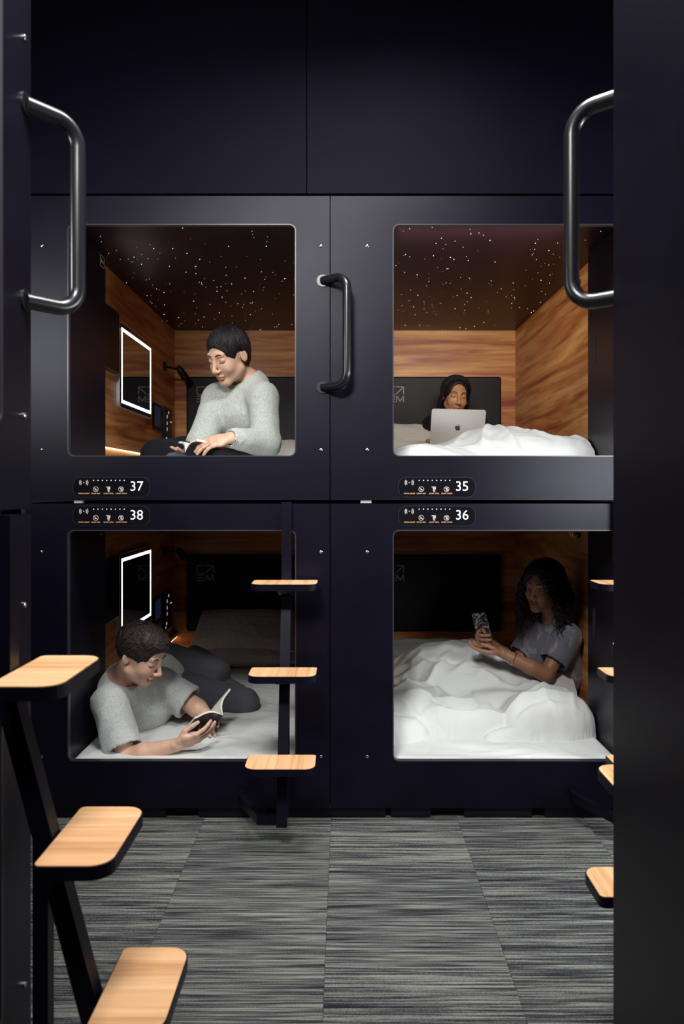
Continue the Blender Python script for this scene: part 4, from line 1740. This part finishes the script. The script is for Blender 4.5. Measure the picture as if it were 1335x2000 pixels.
# ---- the reader in pod 37 ------------------------------------------------------------
hd = Head(A(446, 694, 3.30), frame((-0.53, -0.70, -0.46), 4), 1.02, jaw=0.98)
J = dict(neck=A(486, 742, 3.41), rs=A(424, 778, 3.43), ls=A(514, 776, 3.29), chest=A(474, 810, 3.42), waist=A(460, 862, 3.50),
         pelvis=V3((-0.55, 3.70, 1.515)), re=A(394, 866, 3.29), rw=A(394, 884, 3.26), le=A(518, 866, 3.20), lw=A(450, 855, 3.02),
         rh=V3((-0.64, 3.74, 1.505)), lh=V3((-0.46, 3.74, 1.505)), rk=A(306, 888, 3.34), lk=A(508, 877, 3.29),
         ra=V3((-0.52, 3.16, 1.448)), la=V3((-0.66, 3.24, 1.448)), rt=V3((-0.42, 3.14, 1.436)), lt=V3((-0.75, 3.20, 1.436)))
t, o, body = make_person('person in a grey sweatshirt sitting cross-legged and reading a book', (-0.55, 3.70, ZMU), hd, J, 'skin_fair', 'lip_fair',
                         [dict(wrist=J['lw'], f=(-0.92, -0.16, -0.24), n=(-0.15, 0.55, -0.85), side=-1, curls=(0.30, 0.26, 0.26, 0.32), length=0.172, thumb=(0.3, 0.2)),
                          dict(wrist=J['rw'], f=(-0.55, -0.60, -0.02), n=(0.35, 0.1, 0.9), side=1, curls=(0.15, 0.15, 0.2, 0.2), length=0.160)],
                         [(A(420, 858, 3.06), 0.085)], 0.95, 0.92)
wear('sweatshirt', shirt_solid(hd, J, 0.011, 1.0, 0.95, 0.92, 0.8, 0.013, 0.060), t, o, 'grey_sweat', 0.0062, 0.0042, 7.0, 'grey crew-neck sweatshirt')
wear('trousers', trouser_solid(J, 0.010, 0.95, 0.95), t, o, 'black_jeans', 0.008, 0.004, 8.0, 'black trousers')
sk_ = Solid()
for s_ in 'lr':
    sk_.slab(J[s_ + 'a'], J[s_ + 't'], (0.3, 1, 0), 0.050, 0.046, 0.047, 0.027, 0.02)
    sk_.cone(mixp(J[s_ + 'k'], J[s_ + 'a'], 0.85), J[s_ + 'a'], 0.048, 0.046, 0.02)
wear('socks', sk_, t, o, 'slate_jeans', 0.007, 0.001, 8.0)
add_features(hd, t, o, brow_mat='hair_black', lash_mat='hair_black', open_=0.1)
FACE = [((0, 0.100, -0.060), (0.068, 0.080, 0.092)), ((0.004, 0.100, 0.016), (0.056, 0.058, 0.046)), ((0.088, 0.006, -0.022), (0.030, 0.034, 0.046)), ((-0.088, 0.006, -0.022), (0.030, 0.034, 0.046)),
        ((0, -0.05, -0.150), (0.10, 0.12, 0.070))]
capS = hair_cap(hd, FACE, 0.011, back=[((0, -0.050, -0.02), (0.064, 0.054, 0.070))])
cap = capS.mesh(0.004)


def locks37(n, seed):
    """choppy locks: from the crown forward into a fringe and down over the sides and nape"""
    r = np.random.RandomState(seed)
    out = []
    for i in range(n):
        u = r.uniform()
        c = unit(V3((0.18, -0.35, 1.0)) + r.normal(size=3) * 0.25)
        if u < 0.42:
            e = unit((r.uniform(-0.95, 0.75), 1.0, r.uniform(0.22, 0.48)))
        else:
            a = r.uniform(1.15, 5.1)
            e = unit((math.sin(a), math.cos(a), r.uniform(-0.70, 0.15)))
        ph = r.uniform(0, 6.3)
        s0 = r.uniform(0, 0.45)
        D = []
        for k in range(8):
            t_ = s0 + (1 - s0) * k / 7
            D.append(unit(c * (1 - t_) + e * t_) + 0.035 * V3((math.sin(ph + t_ * 6), 0, math.cos(ph + t_ * 5))))
        out.append((list(on_solid(capS, hd, D, r.uniform(-0.001, 0.003))), r.uniform(0.7, 1.5)))
    return out


hs_ = strands(locks37(380, 4), 0.0027)
v, q = join_np([cap, hs_])
set_smooth_obj('hair', (v - o, q), 'hair_black', t, label='short dark hair with a fringe')

# ---- the man in pod 38 ---------------------------------------------------------------
hd = Head(A(275, 1276, 3.16), frame((0.86, -0.27, -0.44), -4), 1.05, jaw=1.08, fem=False, nose=1.08)
J = dict(neck=A(236, 1322, 3.28), rs=A(213, 1372, 3.14), ls=A(316, 1338, 3.40), chest=A(275, 1378, 3.40), waist=A(300, 1378, 3.62),
         pelvis=V3((-0.93, 3.80, 0.330)), re=A(246, 1480, 3.035), rw=A(345, 1455, 3.00), le=A(378, 1378, 3.36), lw=A(404, 1396, 3.33),
         rh=V3((-0.93, 3.78, 0.295)), lh=V3((-0.93, 3.86, 0.400)), rk=A(476, 1374, 3.62), lk=A(420, 1312, 3.82),
         ra=V3((-0.80, 4.20, 0.250)), la=V3((-0.86, 4.20, 0.360)), rt=V3((-0.88, 4.34, 0.250)), lt=V3((-0.92, 4.34, 0.330)))
t, o, body = make_person('man in a grey t-shirt lying propped on one elbow, reading', (-0.90, 3.5, ZML), hd, J, 'skin_pale', 'lip_fair',
                         [dict(wrist=J['rw'], f=(0.90, 0.10, 0.30), n=(-0.25, 0.62, 0.74), side=1, curls=(0.26, 0.22, 0.24, 0.30), length=0.190, thumb=(0.4, 0.2), spread=0.05),
                          dict(wrist=J['lw'], f=(0.10, -0.70, -0.35), n=(0.3, -0.5, 0.8), side=-1, curls=(0.2, 0.2, 0.25, 0.3), length=0.170)],
                         [(A(385, 1440, 3.0), 0.09)], 1.06, 1.02)
wear('t_shirt', shirt_solid(hd, J, 0.012, 0.80, 1.06, 1.02, 0.8, 0.014, 0.066), t, o, 'grey_tee', 0.0062, 0.0055, 6.5, 'grey short-sleeved t-shirt')
wear('trousers', trouser_solid(J, 0.010, 1.05, 1.0), t, o, 'slate_jeans', 0.008, 0.004, 8.0, 'dark slate trousers')
add_features(hd, t, o, brow_mat='hair_dark', lash_mat='hair_dark', open_=0.1)
FACE = [((0, 0.105, -0.062), (0.070, 0.080, 0.092)), ((0, 0.108, 0.022), (0.062, 0.058, 0.046)), ((0.086, 0.014, -0.030), (0.028, 0.036, 0.040)), ((-0.086, 0.014, -0.030), (0.028, 0.036, 0.040)),
        ((0, -0.05, -0.125), (0.10, 0.10, 0.060))]
capS = hair_cap(hd, FACE, 0.011, back=[((0, 0.025, 0.078), (0.060, 0.066, 0.046)), ((0.0, 0.072, 0.078), (0.046, 0.030, 0.030))])
cv, cq = capS.mesh(0.004)
cap = (crumple(cv, cq, 0.0035, 38.0), cq)


def waves38(n, seed):
    """short wavy locks combed up and back, cropped close at the sides"""
    r = np.random.RandomState(seed)
    out = []
    while len(out) < n:
        d = unit(r.normal(size=3))
        if d[1] > 0.62 and d[2] < 0.40 or d[2] < -0.45 or (abs(d[0]) > 0.5 and d[1] > 0.10 and d[2] < 0.05):
            continue
        top = d[2] > 0.30
        tg = V3((0.35, -1.0, 0.25)) + r.normal(size=3) * 0.55 if top else V3((0, -0.6, -0.8)) + r.normal(size=3) * 0.3
        tg = unit(tg - d * float(tg @ d))
        sd = np.cross(d, tg)
        ph = r.uniform(0, 6.3)
        L = r.uniform(0.35, 0.60) if top else r.uniform(0.10, 0.22)
        wv = 0.055 if top else 0.012
        D = [d + tg * L * k / 8 + sd * wv * math.sin(ph + k * 0.95) for k in range(9)]
        P = on_solid(capS, hd, D, 0.0)
        up = hd.R @ d
        lf = r.uniform(0.001, 0.006) if top else 0.0
        P = [q_ + up * lf * math.sin(math.pi * min(1, 0.15 + k / 9)) for k, q_ in enumerate(P)]
        out.append((P, r.uniform(0.7, 1.4) * (1 if top else 0.6)))
    return out


hs_ = strands(waves38(760, 3), 0.0024)
v, q = join_np([cap, hs_])
set_smooth_obj('hair', (v - o, q), 'hair_dark', t, label='short curly dark brown hair')

# ---- the woman with the phone in pod 36 ----------------------------------------------
hd = Head(A(1060, 1145, 3.60), frame((-0.70, -0.70, -0.10), 5), 0.98, jaw=0.95)
J = dict(neck=A(1084, 1216, 3.66), rs=A(1042, 1242, 3.80), ls=A(1106, 1244, 3.54), chest=A(1078, 1262, 3.68), waist=A(1088, 1310, 3.70),
         pelvis=V3((1.025, 3.70, 0.315)), re=A(1008, 1296, 3.76), rw=A(936, 1243, 3.61), le=A(1066, 1318, 3.47), lw=A(976, 1273, 3.46),
         rh=V3((0.99, 3.78, 0.300)), lh=V3((0.98, 3.62, 0.300)), rk=V3((0.60, 3.80, 0.400)), lk=V3((0.62, 3.66, 0.395)),
         ra=V3((0.36, 3.86, 0.262)), la=V3((0.36, 3.72, 0.262)), rt=V3((0.26, 3.86, 0.245)), lt=V3((0.26, 3.72, 0.245)))
t, o, body = make_person('woman in a mottled grey t-shirt sitting against the wall holding a phone', (1.02, 3.70, ZML), hd, J, 'skin_brown', 'lip_brown',
                         [dict(wrist=J['rw'], f=(-0.25, -0.95, -0.05), n=(0.95, -0.25, 0.05), side=1, curls=(0.66, 0.62, 0.60, 0.62), length=0.172, thumb=(0.2, 0.5), spread=0.10),
                          dict(wrist=J['lw'], f=(-0.96, -0.02, 0.12), n=(0.14, -0.05, 0.97), side=-1, curls=(0.18, 0.20, 0.24, 0.30), length=0.172, thumb=(0.5, 0.3), spread=0.08)],
                         [(A(945, 1252, 3.52), 0.10)], 0.92, 0.92)
wear('t_shirt', shirt_solid(hd, J, 0.011, 0.62, 0.92, 0.92, 0.8, 0.012, 0.066), t, o, 'tie_dye', 0.0065, 0.0045, 7.0, 'mottled grey short-sleeved t-shirt')
wear('trousers', trouser_solid(J, 0.008, 0.92, 0.92), t, o, 'black_jeans', 0.010, 0.002, 8.0)
add_features(hd, t, o, brow_mat='hair_black', lash_mat='hair_black', open_=0.30, gaze=(-0.2, -0.5))
FACE = [((0, 0.100, -0.055), (0.062, 0.075, 0.110)), ((0, 0.098, 0.020), (0.050, 0.055, 0.050))]
cap = hair_cap(hd, FACE, 0.022, back=[((0, -0.066, -0.03), (0.090, 0.064, 0.11)), ((0, -0.110, -0.13), (0.085, 0.048, 0.10))]).mesh(0.005)
cv, cq = cap
cap = (crumple(cv, cq, 0.006, 24.0), cq)


def curls36(hd, n, seed):
    r = np.random.RandomState(seed)
    out = []
    for i in range(n):
        side = r.choice((-1, 1))
        a = r.uniform(0.25, 1.0) * math.pi
        d = unit((side * math.sin(a) * 1.0, math.cos(a) * 0.9, r.uniform(-0.15, 0.75)))
        p0 = hd.loc(on_scalp(hd, d, 0.018)[None])[0]
        L = r.uniform(0.16, 0.34) if a > 0.9 else r.uniform(0.14, 0.30)
        ph = r.uniform(0, 6.3)
        rad = r.uniform(0.006, 0.013)
        tw = r.uniform(26, 44)
        fall = hd.R.T @ V3((0, 0, -1.0))
        outw = V3((d[0], d[1] * 0.4, 0)) * r.uniform(0.02, 0.055)
        pts = []
        for k in range(22):
            s = k / 21
            base = p0 + fall * L * s + outw * math.sin(min(1, s * 1.6) * math.pi * 0.6)
            w = base + V3((math.cos(ph + tw * s), math.sin(ph + tw * s), 0)) * rad * min(1, s * 5)
            pts.append(hd.w(w))
        out.append((pts, r.uniform(0.7, 1.3)))
    for i in range(170):                               # short curls on top
        d = unit(r.normal(size=3) * (1, 1, 0.6) + (0, -0.1, 0.7))
        if d[1] > 0.62 and d[2] < 0.55:
            continue
        t1 = unit(np.cross(d, r.normal(size=3)))
        t2 = np.cross(d, t1)
        ph = r.uniform(0, 6.3)
        pts = [on_scalp(hd, d + (t1 * math.cos(ph + k * 0.6) + t2 * math.sin(ph + k * 0.6)) * 0.10, 0.022 + 0.0012 * k) for k in range(8)]
        out.append((pts, 1.0))
    return out


hs_ = strands(curls36(hd, 330, 6), 0.0030)
v, q = join_np([cap, hs_])
set_smooth_obj('hair', (v - o, q), 'hair_black', t, label='long curly black hair')
# bracelet on the near wrist
bw_ = mixp(J['le'], J['lw'], 0.72)
axd = unit(J['lw'] - J['le'])
u1 = unit(np.cross(axd, (0, 1, 0)))
u2 = np.cross(axd, u1)
br = MB()
br.tube([bw_ + (u1 * math.cos(a) + u2 * math.sin(a)) * 0.0330 + axd * 0.004 * math.sin(a) for a in np.linspace(0, 2 * math.pi, 29)], 0.0014, 6, cap=False)
bo = br.build('bracelet', 'gold', t, True)
bo.location = tuple(-o)

# ---- the laptop user in pod 35 -------------------------------------------------------
hd = Head(A(889, 773, 4.60), frame((0.10, -0.96, -0.22), 5), 0.98, jaw=0.98)
J = dict(neck=A(888, 818, 4.70), rs=A(842, 832, 4.70), ls=A(936, 834, 4.70), chest=A(888, 846, 4.74), waist=V3((0.71, 4.78, 1.58)),
         pelvis=V3((0.71, 4.78, 1.505)), re=A(824, 868, 4.52), rw=A(862, 872, 4.34), le=A(958, 868, 4.52), lw=A(916, 872, 4.34),
         rh=V3((0.62, 4.72, 1.495)), lh=V3((0.80, 4.72, 1.495)), rk=V3((0.60, 4.28, 1.490)), lk=V3((0.80, 4.28, 1.490)),
         ra=V3((0.60, 3.86, 1.450)), la=V3((0.80, 3.86, 1.450)), rt=V3((0.60, 3.82, 1.440)), lt=V3((0.80, 3.82, 1.440)))
t, o, body = make_person('woman in black behind a silver laptop, leaning on the padded headboard', (0.71, 4.72, ZMU), hd, J, 'skin_tan', 'lip_tan',
                         [dict(wrist=J['rw'], f=(0.25, -0.90, -0.05), n=(0, -0.05, -1), side=1, curls=(0.3, 0.3, 0.3, 0.3), length=0.165),
                          dict(wrist=J['lw'], f=(-0.25, -0.90, -0.05), n=(0, -0.05, -1), side=-1, curls=(0.3, 0.3, 0.3, 0.3), length=0.165)],
                         [], 0.9, 0.92)
wear('t_shirt', shirt_solid(hd, J, 0.010, 0.60, 0.9, 0.92, 0.8, 0.008, 0.062), t, o, 'black_tee', 0.009, 0.003, 8.0, 'black t-shirt')
wear('trousers', trouser_solid(J, 0.008, 0.9, 0.92), t, o, 'black_jeans', 0.012, 0.002, 8.0)
add_features(hd, t, o, brow_mat='hair_black', lash_mat='hair_black', open_=0.28, gaze=(0.0, -0.4))
FACE = [((0, 0.100, -0.050), (0.068, 0.084, 0.118)), ((0, 0.105, 0.034), (0.056, 0.066, 0.058))]
cap = hair_cap(hd, FACE, 0.012, back=[((0, -0.065, -0.05), (0.078, 0.060, 0.12)), ((0, -0.060, -0.15), (0.086, 0.052, 0.09))]).mesh(0.005)


def ends35(r):
    sg = r.choice((-1, 1))
    return (sg * r.uniform(0.75, 1.0), r.uniform(-0.7, 0.42), r.uniform(-0.35, -0.1))


def tail35(hd, e, p, r):
    out = []
    L = r.uniform(0.10, 0.20)
    l0 = hd.loc(p[None])[0]
    for k in range(1, 6):
        s = k / 5
        out.append(hd.w(l0 + V3((0.010 * np.sign(l0[0]) * math.sin(s * 3), -0.02 * s, -L * s))))
    return out


hs_ = strands(scalp_paths(hd, 300, (0, 0.25, 1.0), ends35, 0.014, 9, 8, 0.003, 0.008, tail35), 0.0026)
v, q = join_np([cap, hs_])
set_smooth_obj('hair', (v - o, q), 'hair_black', t, label='long straight black hair')
er = MB()
ec = hd.w((0.082, 0.004, -0.040))
ec = hd.w((-0.084, 0.000, -0.036))
er.tube([hd.w((-0.084, 0.002, -0.016)), hd.w((-0.085, 0.006, -0.030)), hd.w((-0.084, 0.006, -0.044))], [0.004, 0.0038, 0.003], 8)
eo = er.build('earphone', 'wire', t, True)
eo.location = tuple(-o)

# ------------------------------------------------------------------ what they hold
M['cover_red'] = cloth('dark_red_cover', (0.010, 0.016, 0.012), 0.4, spots=(9, (0.22, 0.015, 0.03)), sheen=0)
M['cover_photo'] = cloth('dark_photo_cover', (0.012, 0.014, 0.016), 0.3, spots=(16, (0.10, 0.11, 0.115)), sheen=0)
M['paper'] = plain('paper_edge', (0.72, 0.70, 0.62), 0.8, grain=(900, 0.2))


def open_book(label, P0, a, h1, h2, L, cover, thick=0.010):
    P0, a, h1, h2 = V3(P0, float), unit(a), V3(h1, float), V3(h2, float)
    h1 = h1 - a * float(h1 @ a)
    h2 = h2 - a * float(h2 @ a)
    base = P0 + a * L / 2
    t = thing('book', label, 'book', tuple(base), 0, 'books being read')
    N = 12

    def section(h, other):
        w = np.linalg.norm(h)
        hu = h / w
        n = other - hu * float(other @ hu)
        n = unit(n - a * float(n @ a))
        out, inn = [], []
        for k in range(N + 1):
            u = k / N
            bul = 0.022 * math.sin(math.pi * min(1, u * 1.05)) * (1 - 0.35 * u)
            p = h * u + n * bul
            out.append(p)
            inn.append(p + n * thick * min(1, 0.35 + 3 * u))
        return out, inn, n
    s1, s2 = section(h1, h2), section(h2, h1)
    for (o_, i_, n) in (s1, s2):
        mb = MB()
        sec = o_ + i_[::-1]
        m = len(sec)
        v = [p - a * (L / 2 - 0.002) for p in sec] + [p + a * (L / 2 - 0.002) for p in sec]
        f = [(k, (k + 1) % m, m + (k + 1) % m, m + k) for k in range(m)]
        f += [(k, k + 1, m - 2 - k, m - 1 - k) for k in range(N)]
        f += [(m + k, m + k + 1, 2 * m - 2 - k, 2 * m - 1 - k) for k in range(N)]
        mb.add(v, f)
        mb.build('page_block', 'paper', t, True)
    cv = MB()
    line = [p - s1[2] * 0.0006 + h1 * 0.01 for p in s1[0][::-1]] + [p - s2[2] * 0.0006 for p in s2[0][1:]]
    nn = [s1[2]] * (N + 1) + [s2[2]] * N
    m = len(line)
    v = []
    for e in (-1, 1):
        v += [p + a * e * L / 2 for p in line] + [p - n * 0.0018 + a * e * L / 2 for p, n in zip(line, nn)]
    f = []
    for k in range(m - 1):
        f += [(k, k + 1, 2 * m + k + 1, 2 * m + k), (m + k, m + k + 1, 3 * m + k + 1, 3 * m + k),
              (k, k + 1, m + k + 1, m + k), (2 * m + k, 2 * m + k + 1, 3 * m + k + 1, 3 * m + k)]
    f += [(0, m, 3 * m, 2 * m), (m - 1, 2 * m - 1, 4 * m - 1, 3 * m - 1)]
    cv.add(v, f)
    cv.build('cover', cover, t, True)


open_book('open paperback with a dark red cover held by the cross-legged reader', A(360, 886, 3.09), (0.13, 0.08, -0.026), (0.070, -0.098, 0.046), (-0.042, 0.080, 0.050), 0.160, 'cover_red')
open_book('open paperback with a dark photo cover held by the reading man', A(436, 1397, 3.17), (-0.070, 0.080, -0.087), (-0.105, -0.080, 0.011), (0.018, 0.105, 0.086), 0.178, 'cover_photo', 0.008)

# laptop
lt_ = thing('laptop', 'silver laptop with a dark fruit logo on the lap in pod 35', 'laptop', (0.637, 4.19, 1.540), 0)
MB().box(-0.152, 0.152, 0.0, 0.212, 0.0, 0.011, 0.003).build('base', 'silver', lt_)
MB().box(-0.130, 0.130, 0.03, 0.13, 0.011, 0.0122).build('keyboard', 'rubber', lt_)
lid = MB()
lid.prism(rrect(-0.152, 0.152, 0.004, 0.212, [0.004, 0.004, 0.012, 0.012]), 1, -0.0045, 0.0)
lid = lid.build('lid', 'silver', lt_)
lid.rotation_euler = (math.radians(17), math.radians(1.5), 0)
lid.location = (0, 0.0, 0.010)
MB().box(-0.145, 0.145, 0.0, 0.0006, 0.012, 0.205).build('screen', 'laptop_screen' if False else M['screen'], lid)
apple = [(0, .30), (.12, .36), (.25, .40), (.38, .36), (.46, .28), (.37, .18), (.33, .04), (.37, -.10), (.47, -.20), (.42, -.36), (.31, -.52), (.18, -.58), (.06, -.54),
         (0, -.52), (-.06, -.54), (-.18, -.58), (-.31, -.52), (-.42, -.34), (-.50, -.10), (-.50, .12), (-.44, .28), (-.32, .38), (-.18, .38)]
leaf = [(.01, .43), (.04, .57), (.14, .68), (.22, .71), (.21, .58), (.13, .47)]
lg = MB()
for pl_ in (apple, leaf):
    lg.prism([(x * 0.030, 0.108 + z * 0.030) for x, z in pl_], 1, -0.0050, -0.0044)
lg.build('fruit_logo', 'logo_dim', lid)

# phone
M['phone_case'] = cloth('patterned_phone_case', (0.020, 0.018, 0.024), 0.4, spots=(90, (0.33, 0.27, 0.28)), sheen=0)
M['phone_screen'] = plain('phone_screen', (0.02, 0.02, 0.03), 0.1, emit=((0.75, 0.62, 1.0), 0.9))
pc = A(941, 1226, 3.55)
ph = thing('phone', 'phone in a patterned case held up by the woman in pod 36', 'phone', tuple(pc), 0)
bx_ = MB()
bx_.prism(rrect(-0.036, 0.036, -0.074, 0.074, 0.010), 1, -0.0048, 0.0042)
case = bx_.build('phone_body', 'phone_case', ph)
MB().prism(rrect(-0.033, 0.033, -0.070, 0.070, 0.007), 1, 0.0042, 0.0050).build('phone_screen', 'phone_screen', case)
cl_ = MB()
cl_.tube([(0.020, -0.0048, 0.056), (0.020, -0.0066, 0.056)], 0.007, 12)
cl_.tube([(0.020, -0.0048, 0.036), (0.020, -0.0066, 0.036)], 0.007, 12)
cl_.build('camera_lens', 'black_gloss', case)
up_ = unit((-0.24, -0.06, 0.96))
bk = unit(V3((-0.52, -0.84, -0.18)) - up_ * float(V3((-0.52, -0.84, -0.18)) @ up_))     # the back looks this way (local -y)
rt_ = np.cross(-bk, up_)
ph.rotation_euler = Matrix(((rt_[0], -bk[0], up_[0]), (rt_[1], -bk[1], up_[1]), (rt_[2], -bk[2], up_[2]))).to_euler()
